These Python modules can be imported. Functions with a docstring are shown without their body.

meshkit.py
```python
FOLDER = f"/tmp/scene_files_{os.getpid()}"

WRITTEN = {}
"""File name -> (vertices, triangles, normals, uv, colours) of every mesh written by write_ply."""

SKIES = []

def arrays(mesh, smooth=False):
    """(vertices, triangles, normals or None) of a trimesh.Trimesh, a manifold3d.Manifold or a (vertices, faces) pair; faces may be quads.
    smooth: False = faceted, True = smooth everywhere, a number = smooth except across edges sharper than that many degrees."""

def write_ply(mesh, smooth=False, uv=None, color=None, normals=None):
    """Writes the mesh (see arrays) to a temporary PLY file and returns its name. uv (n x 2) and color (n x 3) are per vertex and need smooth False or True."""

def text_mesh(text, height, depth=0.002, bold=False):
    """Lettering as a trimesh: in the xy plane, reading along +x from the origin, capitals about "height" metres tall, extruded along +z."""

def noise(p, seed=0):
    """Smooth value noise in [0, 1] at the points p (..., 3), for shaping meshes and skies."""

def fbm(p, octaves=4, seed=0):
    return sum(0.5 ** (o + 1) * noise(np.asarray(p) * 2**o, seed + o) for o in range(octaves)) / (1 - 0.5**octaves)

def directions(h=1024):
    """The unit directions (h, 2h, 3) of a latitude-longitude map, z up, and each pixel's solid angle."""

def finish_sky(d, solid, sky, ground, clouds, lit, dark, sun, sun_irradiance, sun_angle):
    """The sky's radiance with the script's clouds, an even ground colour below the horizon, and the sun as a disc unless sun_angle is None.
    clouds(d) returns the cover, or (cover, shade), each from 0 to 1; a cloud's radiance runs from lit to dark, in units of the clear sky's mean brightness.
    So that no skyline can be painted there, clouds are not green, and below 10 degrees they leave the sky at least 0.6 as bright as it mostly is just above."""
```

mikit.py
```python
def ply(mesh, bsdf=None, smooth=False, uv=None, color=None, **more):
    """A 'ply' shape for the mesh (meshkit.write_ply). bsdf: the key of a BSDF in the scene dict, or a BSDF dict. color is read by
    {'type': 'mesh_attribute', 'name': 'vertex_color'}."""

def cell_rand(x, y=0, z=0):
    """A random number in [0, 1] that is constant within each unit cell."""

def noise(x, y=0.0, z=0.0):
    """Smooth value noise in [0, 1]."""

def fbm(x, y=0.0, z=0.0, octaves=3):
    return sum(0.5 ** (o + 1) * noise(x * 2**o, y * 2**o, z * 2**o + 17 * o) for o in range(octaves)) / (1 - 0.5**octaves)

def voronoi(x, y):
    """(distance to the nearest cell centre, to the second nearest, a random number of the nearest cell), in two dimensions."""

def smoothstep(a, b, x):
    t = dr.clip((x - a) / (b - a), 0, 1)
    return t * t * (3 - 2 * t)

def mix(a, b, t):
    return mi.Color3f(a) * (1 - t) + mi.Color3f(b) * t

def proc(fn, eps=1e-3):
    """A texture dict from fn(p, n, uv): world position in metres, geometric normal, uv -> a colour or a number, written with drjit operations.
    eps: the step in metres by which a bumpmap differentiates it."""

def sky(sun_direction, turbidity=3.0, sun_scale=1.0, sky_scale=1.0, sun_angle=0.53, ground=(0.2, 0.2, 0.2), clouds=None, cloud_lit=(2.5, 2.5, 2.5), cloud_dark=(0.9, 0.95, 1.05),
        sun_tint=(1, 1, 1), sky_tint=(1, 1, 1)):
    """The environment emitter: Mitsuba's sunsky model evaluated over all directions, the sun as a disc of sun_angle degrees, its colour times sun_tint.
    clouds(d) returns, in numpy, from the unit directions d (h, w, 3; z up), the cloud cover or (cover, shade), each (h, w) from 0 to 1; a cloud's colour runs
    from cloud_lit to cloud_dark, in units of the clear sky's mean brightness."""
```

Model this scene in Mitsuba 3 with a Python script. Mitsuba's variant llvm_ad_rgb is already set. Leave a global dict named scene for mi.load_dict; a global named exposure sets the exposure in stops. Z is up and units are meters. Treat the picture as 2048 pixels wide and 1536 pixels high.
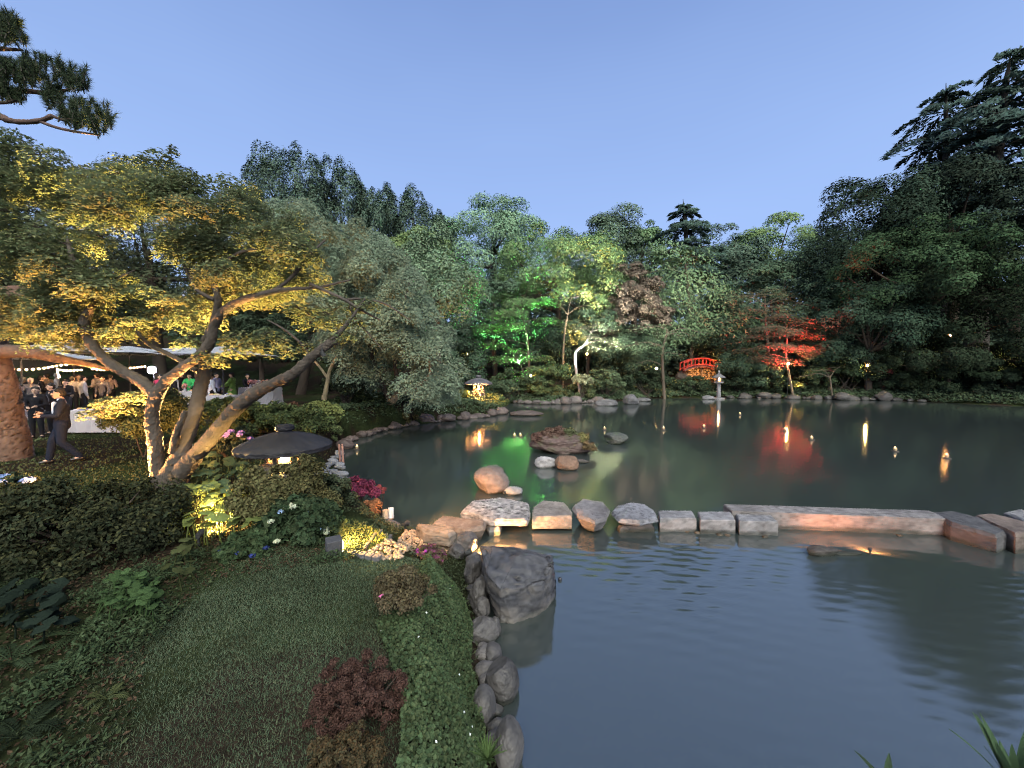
import math
import numpy as np, trimesh, shapely, manifold3d as m3
import mitsuba as mi, drjit as dr
import mikit, meshkit
from mikit import proc, noise, fbm, voronoi, smoothstep, mix
from meshkit import fbm as nfbm, noise as nnoise
T = mi.ScalarTransform4f
scene, labels = {}, {}

# ------------------------------------------------------------------ camera, sky, exposure
F, PITCH, EYE = 770.0, math.atan2(28, 770.0), np.array([0, 0, 3.0])
CP, SP = math.cos(PITCH), math.sin(PITCH)
scene['camera'] = {'type': 'perspective', 'fov': 2 * math.degrees(math.atan(1024 / F)), 'fov_axis': 'x',
                   'near_clip': 0.05, 'far_clip': 2000.0,
                   'to_world': T().look_at(origin=EYE.tolist(), target=(EYE + [0, CP, -SP]).tolist(), up=[0, 0, 1])}
exposure = 4.25


def dusk(d):
    """Full, even dusk cover: brightest a little above the horizon, deeper blue towards the zenith."""
    el = np.degrees(np.arcsin(np.clip(d[..., 2], -1, 1)))
    s = np.clip((el - 10) / 52.0, 0, 1)
    wisp = 0.14 * (nfbm(np.stack([d[..., 0] * 3, d[..., 1] * 3, d[..., 2] * 7], -1)) - 0.5)
    return np.ones(el.shape), np.clip(s * s * (3 - 2 * s) + wisp, 0, 1)


SKY = {**mikit.sky((0.12, -0.72, 0.68), turbidity=3, sun_scale=0.3, sky_scale=1.0, sun_angle=60, sun_tint=(0.82, 0.98, 1.14), ground=(0.05, 0.06, 0.05),
                   clouds=dusk, cloud_lit=(0.255, 0.375, 0.650), cloud_dark=(0.103, 0.174, 0.385)), 'sampling_weight': 14.0}
scene['sky'] = SKY


def ray(px, py):
    u, v = (px - 1024) / F, (768 - py) / F
    return np.array([u, CP + v * SP, -SP + v * CP])


def at(px, py, Y):
    """The point of the world seen at the photograph's pixel, Y metres ahead."""
    d = ray(px, py)
    return EYE + d * (Y / d[1])


def gp(px, py, z=0.0):
    d = ray(px, py)
    return EYE + d * ((z - EYE[2]) / d[2])


def rad(px, Y):
    return px * Y / F


# ------------------------------------------------------------------ materials
ATTR = {'type': 'mesh_attribute', 'name': 'vertex_color'}
scene['leaf'] = {'type': 'principledthin', 'base_color': ATTR, 'roughness': 0.6, 'diff_trans': 0.7, 'eta': 1.3}
scene['far_leaf'] = {'type': 'twosided', 'b': {'type': 'diffuse', 'reflectance': ATTR}}
scene['matte'] = {'type': 'twosided', 'b': {'type': 'principled', 'base_color': ATTR, 'roughness': 0.75, 'specular': 0.3}}
scene['satin'] = {'type': 'twosided', 'b': {'type': 'principled', 'base_color': ATTR, 'roughness': 0.35, 'specular': 0.5}}
scene['cloth'] = {'type': 'twosided', 'b': {'type': 'principled', 'base_color': ATTR, 'roughness': 0.9, 'sheen': 0.4, 'specular': 0.1}}


def rock_bump(p, n, uv):
    return 0.034 * fbm(p.x * 9, p.y * 9, p.z * 14, 4) + 0.007 * noise(p.x * 70, p.y * 70, p.z * 70)


def bark_bump(p, n, uv):
    return 0.012 * fbm(p.x * 26, p.y * 26, p.z * 5, 3) + 0.004 * noise(p.x * 60, p.y * 60, p.z * 45)


scene['rock'] = {'type': 'twosided', 'm': {'type': 'bumpmap', 't': proc(rock_bump, 0.004), 'scale': 1.0, 'b': {'type': 'principled', 'base_color': ATTR, 'roughness': 0.62, 'specular': 0.4}}}
scene['bark'] = {'type': 'twosided', 'm': {'type': 'bumpmap', 't': proc(bark_bump, 0.004), 'scale': 1.0, 'b': {'type': 'principled', 'base_color': ATTR, 'roughness': 0.85, 'specular': 0.2}}}


def ripple(p, n, uv):
    near = smoothstep(7.6, 6.6, p.y + 0.03 * p.x)
    w = noise(p.x * 0.9 + 3, p.y * 0.9)
    a = dr.sin((p.y * 1.0 + p.x * 0.33) * 26 + 5.0 * fbm(p.x * 1.1, p.y * 1.1, 0, 2))
    b = dr.sin((p.y * 0.97 - p.x * 0.10) * 41 + 4.0 * noise(p.x * 1.4, p.y * 1.4))
    calm = 0.0012 * fbm(p.x * 1.6, p.y * 3.0, 0, 3)
    return calm + near * (0.25 + 1.2 * w * w) * (0.0011 * a + 0.0005 * b + 0.003 * fbm(p.x * 5, p.y * 11, 0, 2))


scene['pond'] = {'type': 'bumpmap', 't': proc(ripple, 0.01), 'scale': 1.0,
                 'b': {'type': 'roughplastic', 'diffuse_reflectance': {'type': 'rgb', 'value': [0.032, 0.041, 0.040]}, 'int_ior': 2.3, 'alpha': 0.013, 'nonlinear': False}}


def soil_col(p, n, uv):
    g = fbm(p.x * 1.3, p.y * 1.3, p.z, 3)
    f = fbm(p.x * 14, p.y * 14, p.z * 14, 3)
    c = mix((0.028, 0.034, 0.016), (0.042, 0.056, 0.024), smoothstep(0.35, 0.65, g))
    c = mix(c, (0.040, 0.030, 0.022), smoothstep(0.40, 0.58, fbm(p.x * 0.8 + 9, p.y * 0.8, 0, 3)))
    return c * (0.32 + 0.56 * f)


def soil_bump(p, n, uv):
    return 0.02 * fbm(p.x * 16, p.y * 16, p.z * 16, 3)


scene['soil'] = {'type': 'bumpmap', 't': proc(soil_bump, 0.005), 'scale': 1.0, 'b': {'type': 'diffuse', 'reflectance': proc(soil_col)}}


def emit(rgb, k=1.0, w=0.5):
    return {'type': 'area', 'radiance': {'type': 'rgb', 'value': [float(c * k) for c in rgb]}, 'sampling_weight': w}


WARM, AMBER, GOLD = (1.0, 0.62, 0.26), (1.0, 0.44, 0.13), (1.0, 0.63, 0.19)


# ------------------------------------------------------------------ names and labels
def numbered(name):
    used = lambda k: k in scene or k in labels or any(s.startswith(k + '__') for s in scene)
    if not used(name):
        return name
    i = 1
    while used(f'{name}_{i:03d}'):
        i += 1
    return f'{name}_{i:03d}'


def tag(key, label=None, cat=None, group=None, kind=None):
    labels[key] = {k: v for k, v in dict(label=label, category=cat, group=group, kind=kind).items() if v}
    return key


def thing(name, label, cat, group=None, kind=None):
    return tag(numbered(name), label, cat, group, kind)


def put(name, mesh, bsdf, color=(0.5, 0.5, 0.5), parent=None, smooth=False, emitter=None, normals=None, label=None, cat=None, group=None, kind=None):
    """mesh: trimesh, manifold or (v, f); color: one colour or one per vertex. Gives one entry of the scene."""
    key = numbered(f'{parent}__{name}' if parent else name)
    if isinstance(smooth, (int, float)) and not isinstance(smooth, bool):
        if not isinstance(mesh, trimesh.Trimesh):
            v, f, _ = meshkit.arrays(mesh)
            mesh = trimesh.Trimesh(v, f, process=False)
        mesh = trimesh.graph.smooth_shade(mesh, angle=math.radians(smooth), facet_minarea=None)
        smooth = True
    v, f, _ = meshkit.arrays(mesh)
    c = np.asarray(color, float)
    c = np.tile(c, (len(v), 1)) if c.ndim == 1 else c
    more = {'emitter': emitter} if emitter else {}
    if normals is not None:
        scene[key] = {'type': 'ply', 'filename': meshkit.write_ply((v, f), False, None, np.clip(c, 0, 1), normals=normals), 'face_normals': False, 'bsdf': {'type': 'ref', 'id': bsdf}, **more}
    else:
        scene[key] = mikit.ply((v, f), bsdf, smooth=smooth, color=np.clip(c, 0, 1), **more)
    if label or kind:
        tag(key, label, cat, group, kind)
    return key


# ------------------------------------------------------------------ shape helpers
def unit(v):
    v = np.asarray(v, float)
    return v / (np.linalg.norm(v, axis=-1, keepdims=True) + 1e-12)


def join(*ms):
    vs, fs, o = [], [], 0
    for v, f in ms:
        vs.append(v); fs.append(f + o); o += len(v)
    return np.vstack(vs), np.vstack(fs)


def vf(mesh):
    v, f, _ = meshkit.arrays(mesh)
    return v, f


def spline(P, n):
    P = np.asarray(P, float)
    if len(P) == 2:
        t = np.linspace(0, 1, n * 1 + 1)[:, None]
        return P[0] * (1 - t) + P[1] * t
    Q = np.vstack([2 * P[0] - P[1], P, 2 * P[-1] - P[-2]])
    out = []
    for i in range(1, len(Q) - 2):
        t = np.linspace(0, 1, n, endpoint=False)[:, None]
        a, b, c, d = Q[i - 1], Q[i], Q[i + 1], Q[i + 2]
        out.append(0.5 * (2 * b + (c - a) * t + (2 * a - 5 * b + 4 * c - d) * t ** 2 + (3 * b - a - 3 * c + d) * t ** 3))
    return np.vstack(out + [P[-1:]])


def tube(P, R, sides=8, sub=5, knobs=0.0, seed=0):
    """A tapered limb through the points P with radii R, closed at both ends."""
    P = np.asarray(P, float)
    R = np.broadcast_to(np.asarray(R, float), (len(P),))
    S = spline(np.column_stack([P, R]), sub)
    p, r = S[:, :3], np.maximum(S[:, 3], 1e-4)
    t = unit(np.gradient(p, axis=0))
    a = np.cross(t[0], [0, 0, 1.0] if abs(t[0][2]) < 0.9 else [1.0, 0, 0])
    A = []
    for k in range(len(p)):
        a = unit(a - t[k] * np.dot(a, t[k]))
        A.append(a)
    A = np.array(A)
    B = np.cross(t, A)
    ang = np.arange(sides) * 2 * np.pi / sides
    off = np.cos(ang)[None, :, None] * A[:, None] + np.sin(ang)[None, :, None] * B[:, None]
    v = p[:, None] + r[:, None, None] * off
    if knobs:
        k = 1 + knobs * 2 * (nfbm(v * (0.5 / max(r.mean(), 0.02)), seed=seed) - 0.5)
        v = p[:, None] + (r[:, None] * k)[..., None] * off
    v = v.reshape(-1, 3)
    i, j = np.meshgrid(np.arange(len(p) - 1), np.arange(sides), indexing='ij')
    q = np.stack([i * sides + j, i * sides + (j + 1) % sides, (i + 1) * sides + (j + 1) % sides, (i + 1) * sides + j], -1).reshape(-1, 4)
    f = np.vstack([q[:, [0, 1, 2]], q[:, [0, 2, 3]]])
    n = len(v)
    v = np.vstack([v, p[0], p[-1]])
    k = np.arange(sides)
    f = np.vstack([f, np.stack([(k + 1) % sides, k, k * 0 + n], 1), np.stack([n - sides + k, n - sides + (k + 1) % sides, k * 0 + n + 1], 1)])
    return v, f


def box(cx, cy, cz, sx, sy, sz, rz=0.0, bevel=0.0):
    """A box, its edges chamfered by bevel."""
    if bevel:
        pts = []
        for ax in range(3):
            s = np.array([sx, sy, sz]) / 2 - bevel
            s[ax] += bevel
            pts += [[a * s[0], b * s[1], c * s[2]] for a in (-1, 1) for b in (-1, 1) for c in (-1, 1)]
        h = trimesh.convex.convex_hull(np.array(pts))
        v, f = np.array(h.vertices), np.array(h.faces)
    else:
        b = trimesh.creation.box((sx, sy, sz))
        v, f = np.array(b.vertices), np.array(b.faces)
    c, s = math.cos(rz), math.sin(rz)
    return v @ np.array([[c, s, 0], [-s, c, 0], [0, 0, 1]]) + [cx, cy, cz], f


def ball(c, r, sub=2, squash=(1, 1, 1)):
    m = trimesh.creation.icosphere(subdivisions=sub, radius=1.0)
    return np.array(m.vertices) * r * np.asarray(squash) + c, np.array(m.faces)


def lathe(profile, sides=32, at_=(0, 0, 0), turn=0.0):
    pr = np.asarray(profile, float)
    a = np.arange(sides) * 2 * np.pi / sides + turn
    v = np.stack([pr[:, None, 0] * np.cos(a), pr[:, None, 0] * np.sin(a), np.repeat(pr[:, 1:2], sides, 1)], -1).reshape(-1, 3)
    i, j = np.meshgrid(np.arange(len(pr) - 1), np.arange(sides), indexing='ij')
    q = np.stack([i * sides + j, i * sides + (j + 1) % sides, (i + 1) * sides + (j + 1) % sides, (i + 1) * sides + j], -1).reshape(-1, 4)
    return v + np.asarray(at_), np.vstack([q[:, [0, 1, 2]], q[:, [0, 2, 3]]])


def finer(v, f, size):
    v, f = trimesh.remesh.subdivide_to_size(v, f, size, max_iter=12)
    m = trimesh.Trimesh(v, f, process=True)
    m.merge_vertices()
    return m


def stone_col(v, base, seed, dark=0.55, speck=0.35, moss=0.0):
    """Mineral colour per vertex: broad stains, grain and the wet band along the waterline."""
    base = np.asarray(base, float) * .45
    a = nfbm(v * 2.2 + seed, seed=seed)[:, None]
    b = nfbm(v * 16 + seed, seed=seed + 1)[:, None]
    c = base * (1 - dark * np.clip((a - 0.38) * 2.6, 0, 1)) * (1 - speck / 2 + speck * 2 * (b - 0.25))
    wet = np.clip((0.085 + 0.10 * (a[:, 0] - 0.5) - v[:, 2]) / 0.05, 0, 1)[:, None]
    c = c * (1 - 0.68 * wet) + wet * np.array([.004, .007, .002])
    if moss:
        m = np.clip((nfbm(v * 5 + seed, seed=seed + 5) - 0.52) * 6, 0, 1)[:, None] * moss
        c = c * (1 - m) + np.array([0.05, 0.075, 0.025]) * m
    return c


def hull_rock(pts, seed, size=0.05, rough=0.05, soften=2, freq=2.5):
    h = trimesh.convex.convex_hull(np.asarray(pts, float))
    m = finer(np.array(h.vertices), np.array(h.faces), size)
    if soften:
        trimesh.smoothing.filter_taubin(m, lamb=0.55, nu=0.35, iterations=soften)
    n = m.vertex_normals
    v = np.array(m.vertices)
    d = (nfbm(v * freq + seed * 3.1, seed=seed) - 0.5) * 2 * rough + (nfbm(v * freq * 5 + seed, seed=seed + 3) - 0.5) * rough * 0.5
    ridge = np.abs(nfbm(v * [freq, freq, freq * 2.2] + seed * 1.7, seed=seed + 9) - 0.5)
    d -= rough * 0.75 * np.clip(0.03 - ridge, 0, 1) / 0.03 * np.clip((nfbm(v * freq * .7 + 7, seed=seed + 12) - .45) * 6, 0, 1)
    return v + n * d[:, None], np.array(m.faces)


def blob_rock(c, r, seed, sub=3, rough=0.18, cuts=5):
    """A boulder: a ball cut by a few planes, then roughened."""
    g = np.random.default_rng(seed)
    m = trimesh.creation.icosphere(subdivisions=sub)
    v = np.array(m.vertices)
    for _ in range(cuts):
        n = unit(g.normal(size=3))
        d = g.uniform(0.62, 0.9)
        over = np.maximum(v @ n - d, 0)
        v = v - 0.9 * over[:, None] * n
    k = 1 + rough * 2 * (nfbm(v * 1.6 + seed * 5.3, seed=seed) - 0.5) + rough * 0.5 * (nfbm(v * 6 + seed, seed=seed + 1) - 0.5)
    v = v * k[:, None] * np.asarray(r)
    a = g.uniform(0, 6.28)
    ca, sa = math.cos(a), math.sin(a)
    if abs(r[0] - r[1]) < 0.15 * r[0]:
        v = v @ np.array([[ca, sa, 0], [-sa, ca, 0], [0, 0, 1]])
    return v + np.asarray(c), np.array(m.faces)


# ------------------------------------------------------------------ foliage helpers
def leaf_mesh(C, N, L, W, rng, axis=None, tri=False, fold=0.0):
    """One pointed leaf at every C facing N: a triangle, or a rhombus of two."""
    n = len(C)
    N = unit(N)
    A = rng.normal(size=(n, 3)) if axis is None else axis
    t = unit(A - N * (A * N).sum(1, keepdims=True))
    b = np.cross(N, t)
    L = np.broadcast_to(L, (n,))[:, None]
    W = np.broadcast_to(W, (n,))[:, None]
    if tri:
        v = np.stack([C - t * L * .5 + b * W * .5, C - t * L * .5 - b * W * .5, C + t * L * .5], 1).reshape(-1, 3)
        return v, np.arange(3 * n).reshape(-1, 3)
    v = np.stack([C - t * L * .5, C + b * W * .5 + N * fold * L, C + t * L * .5, C - b * W * .5 + N * fold * L], 1).reshape(-1, 3)
    k = np.arange(n)[:, None] * 4
    return v, np.vstack([k + [0, 2, 1], k + [0, 3, 2]])


def leaf_col(base, n, per, rng, clump=None, var=0.22, warm=0.12):
    c = np.tile(np.asarray(base, float), (n, 1)) * rng.uniform(1 - var, 1 + var, (n, 1))
    c[:, 0] *= rng.uniform(1 - warm, 1 + warm, n)
    if clump is not None:
        c *= clump[:, None]
    return np.repeat(c, per, 0)


def ball_dirs(n, rng):
    return unit(rng.normal(size=(n, 3)))


def crown_points(rng, center, R, n_clump, clump, n_leaf, low=-0.45, flat=0.75, lean=0.45, jitter=0.5, spiky=0.0, fuzz=0.72):
    """Leaves on the outer shells of clumps that are spread over an ellipsoid: positions, normals, a tone per leaf, outward directions."""
    R = np.asarray(R, float)
    d = []
    while len(d) < n_clump:
        x = ball_dirs(1, rng)[0]
        if x[2] > low:
            d.append(x)
    d = np.array(d)
    depth = np.where(rng.random(n_clump) < 0.75, rng.uniform(0.72, 0.98, n_clump), rng.uniform(0.25, 0.7, n_clump))
    bump = 0.78 + 0.44 * nfbm(d * 1.7 + rng.uniform(0, 50), seed=1)
    cc = center + d * R * (depth * bump)[:, None]
    cr = clump * rng.uniform(0.6, 1.35, n_clump)
    which = rng.choice(n_clump, n_leaf, p=cr ** 2 / (cr ** 2).sum())
    o = unit(ball_dirs(n_leaf, rng) + d[which] * 0.55 + [0, 0, 0.35])
    r = cr[which] * rng.uniform(fuzz, 1.1, n_leaf) * (0.75 + 0.5 * nfbm(o * 2.2 + cc[which], seed=2))
    S = np.array([1, 1, flat]) if spiky == 0 else np.array([1 - 0.45 * spiky, 1 - 0.45 * spiky, 1 + 1.1 * spiky])
    C = cc[which] + o * r[:, None] * S
    N = unit(o + [0, 0, lean] + jitter * rng.normal(size=(n_leaf, 3)))
    tone = rng.uniform(0.75, 1.25, n_clump)[which]
    return C, N, tone, o, cc, cr


def pad_points(rng, pads, per, lean=0.25):
    """Layered fans of leaves: pads = (centre, rx, ry, thickness, droop, azimuth)."""
    Cs, Ns, Ax, To = [], [], [], []
    for c, rx, ry, th, droop, az in pads:
        n = int(per * rx * ry)
        a = rng.uniform(0, 2 * np.pi, n)
        edge = 0.72 + 0.5 * nnoise(np.stack([np.cos(a) * 2.1 + c[0] * 3, np.sin(a) * 2.1 + c[1] * 3, a * 0 + c[2]], 1), seed=4)
        r = np.sqrt(rng.random(n)) * edge
        x, y = np.cos(a) * r * rx, np.sin(a) * r * ry
        lay = rng.integers(0, 3, n) / 2.0 - 0.5
        lump = nfbm(np.stack([x * 2.5 + c[0], y * 2.5 + c[1], lay * 3 + c[2]], 1), seed=6) - 0.5
        z = -droop * r ** 2 + th * (lay + 0.9 * lump + rng.normal(0, 0.13, n))
        ca, sa = math.cos(az), math.sin(az)
        P = np.stack([x * ca - y * sa, x * sa + y * ca, z], 1)
        out = np.stack([np.cos(a + az), np.sin(a + az), np.full(n, -0.35)], 1)
        Cs.append(c + P)
        slope = np.stack([np.cos(a + az) * droop * r, np.sin(a + az) * droop * r, a * 0 + lean + 0.6], 1)
        Ns.append(unit(slope + 0.30 * rng.normal(size=(n, 3))))
        Ax.append(out + 0.6 * rng.normal(size=(n, 3)))
        To.append(np.full(n, rng.uniform(0.8, 1.2)))
    return np.vstack(Cs), np.vstack(Ns), np.vstack(Ax), np.concatenate(To)


BARK_DARK = (0.055, 0.042, 0.032)


def bark_col(v, base, seed=0, ring=False):
    a = nfbm(v * [7, 7, 2.2] + seed, seed=seed)[:, None]
    b = nfbm(v * [30, 30, 12] + seed, seed=seed + 2)[:, None]
    return np.asarray(base) * (0.55 + 0.9 * a) * (0.7 + 0.6 * b)

# ------------------------------------------------------------------ the pond and the land
SHORE_PX = [(1004, 1700), (996, 1536), (962, 1430), (968, 1330), (950, 1230), (938, 1160), (948, 1110), (925, 1082), (870, 1064), (800, 1056),
            (768, 1034), (738, 1004), (700, 985), (682, 950), (680, 900), (702, 880), (760, 863), (830, 849), (900, 841), (970, 834), (1012, 825),
            (1010, 815), (975, 811), (1020, 806), (1130, 808), (1200, 805), (1300, 797), (1440, 795), (1650, 799), (1800, 802), (2048, 813)]
SHORE = [gp(*q)[:2] for q in SHORE_PX] + [np.array(q) for q in ((52, 24), (34, 13), (19, 7), (14.5, 1), (13, -9), (0.6, -9), (0.1, -1))]
POND = shapely.Polygon(SHORE).buffer(0)
POND_EDGE = POND.exterior
shapely.prepare(POND)


def smooth01(a, b, x):
    t = np.clip((x - a) / (b - a), 0, 1)
    return t * t * (3 - 2 * t)


def gz(x, y):
    """Height of the ground."""
    x, y = np.atleast_1d(np.asarray(x, float)), np.atleast_1d(np.asarray(y, float))
    pts = shapely.points(x, y)
    d = shapely.distance(POND_EDGE, pts) * np.where(shapely.contains(POND, pts), -1, 1)
    beach = np.exp(-((x + 4.3) ** 2 / 3.0 + (y - 9.5) ** 2 / 7.0))
    path = np.exp(-((x + 1.5) ** 2 / 0.9 + (y - 5.9) ** 2 / 0.9))
    w = 0.55 + 2.4 * beach + 1.9 * path + 1.2 * smooth01(20, 30, y)
    far = smooth01(28, 36, y)
    left = smooth01(-14, -8, x) * far + (1 - smooth01(-14, -8, x)) * smooth01(34, 60, y)
    land = 0.82 * (1 - far) + 0.45 * far
    land = land + 0.35 * smooth01(11, 19, y) * (1 - smooth01(-7, -3, x)) * (1 - far)
    hill = np.clip(d - 1.5, 0, None) * 0.20
    land = land + left * np.minimum(hill, 17.0 + 0.01 * d)
    land = land + 0.05 * (nfbm(np.stack([x * 0.6, y * 0.6, x * 0], 1)) - 0.5)
    up = smooth01(0, 1, np.clip(d / w, 0, 1)) * land
    return np.where(d > 0, up, -0.75 * smooth01(0, 1.2, -d))


def gg(px, py, lift=0.0):
    """The point of the ground (or water) under a pixel."""
    D = np.linspace(1.5, 60, 1500)
    d = ray(px, py)
    P = EYE + d * (D / d[1])[:, None]
    k = np.argmax(P[:, 2] < np.maximum(gz(P[:, 0], P[:, 1]), 0) + lift)
    return P[k]


def axis(a, b, fine0, fine1, step, grow=1.09, big=60):
    mid = np.arange(fine0, fine1 + 1e-6, step)
    out, s, x = [], step, fine1
    while x < b:
        s = min(s * grow, big); x += s; out.append(x)
    lo, s, x = [], step, fine0
    while x > a:
        s = min(s * grow, big); x -= s; lo.append(x)
    return np.concatenate([lo[::-1], mid, out])


GX, GY = axis(-900, 900, -8, 1.2, 0.12), axis(-200, 1200, 1.0, 12, 0.12, 1.05)
X, Y = np.meshgrid(GX, GY, indexing='ij')
Z = gz(X.ravel(), Y.ravel())
nx, ny = X.shape
i, j = np.meshgrid(np.arange(nx - 1), np.arange(ny - 1), indexing='ij')
q = np.stack([i * ny + j, (i + 1) * ny + j, (i + 1) * ny + j + 1, i * ny + j + 1], -1).reshape(-1, 4)
put('ground', (np.stack([X.ravel(), Y.ravel(), Z], 1), q), 'soil', smooth=True, kind='structure')
wp = trimesh.creation.triangulate_polygon(POND.buffer(0.6), engine='earcut')
put('pond_water', (np.column_stack([wp[0], np.zeros(len(wp[0]))]), np.asarray(wp[1])), 'pond', kind='structure')


# ------------------------------------------------------------------ trees
def wood(t, points_radii, name='trunk', color=BARK_DARK, sides=8, knobs=0.12, seed=0, bsdf='bark'):
    P = np.array([q[:3] for q in points_radii]); R = [q[3] for q in points_radii]
    v, f = tube(P, R, sides, 5, knobs, seed)
    return put(name, (v, f), bsdf, bark_col(v, color, seed), t, smooth=True)


def broadleaf(label, cx, cy, D, rx, ry, col, seed, n=15000, leaf=0.42, clump=0.28, n_clump=46, name='broadleaf_tree', flat=0.75, low=-0.5, spiky=0.0, trunk=True, group=None, lean=0.45, tone=1.0, bark=BARK_DARK):
    rng = np.random.default_rng(seed)
    c = at(cx, cy, D)
    R = np.array([rad(rx, D), rad(rx, D) * 0.85, rad(ry, D)])
    t = thing(name, label, 'tree', group)
    leaf *= 0.74
    C, N, tn, o, cc, cr = crown_points(rng, c, R, n_clump, clump * min(R[0], R[2]), int(n * 1.4), low, flat, lean, .34, spiky=spiky)
    base = gz(c[0], c[1])[0] - 0.2
    keep = C[:, 2] > gz(C[:, 0], C[:, 1]) + 0.1
    C, N, tn, o = C[keep], N[keep], tn[keep], o[keep]
    ax = None
    if spiky:
        ax = rng.normal(size=(len(C), 3)) * 0.6 + [0, 0, 1.3]
    L = leaf * rng.uniform(0.6, 1.3, len(C))
    soft = unit(o + [0, 0, .25] + .28 * rng.normal(size=o.shape))
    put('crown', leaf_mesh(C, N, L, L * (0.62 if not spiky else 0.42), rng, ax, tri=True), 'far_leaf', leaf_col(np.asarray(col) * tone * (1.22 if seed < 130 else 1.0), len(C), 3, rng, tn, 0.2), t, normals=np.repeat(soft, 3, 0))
    if trunk:
        h = c[2] - base
        r0 = 0.022 * (c[2] + R[2] - base) + 0.08
        top = c + [0, 0, 0.25 * R[2]]
        b = np.array([c[0] + rng.normal(0, .05 * h), c[1] + rng.normal(0, .05 * h), base])
        parts = [tube([b, b * .5 + top * .5 + rng.normal(0, .04 * h, 3), top], [r0, r0 * .75, r0 * .35], 8, 5, .1, seed)]
        k = np.argsort(rng.random(n_clump))[:9]
        for w in k:
            s = b + (top - b) * rng.uniform(0.5, 0.95)
            parts.append(tube([s, (s + cc[w]) / 2 + [0, 0, -.05 * h], cc[w]], [r0 * .42, r0 * .28, r0 * .1], 6, 4))
        v, f = join(*parts)
        put('trunk', (v, f), 'bark', bark_col(v, bark, seed), t, smooth=True)
    return t


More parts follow.
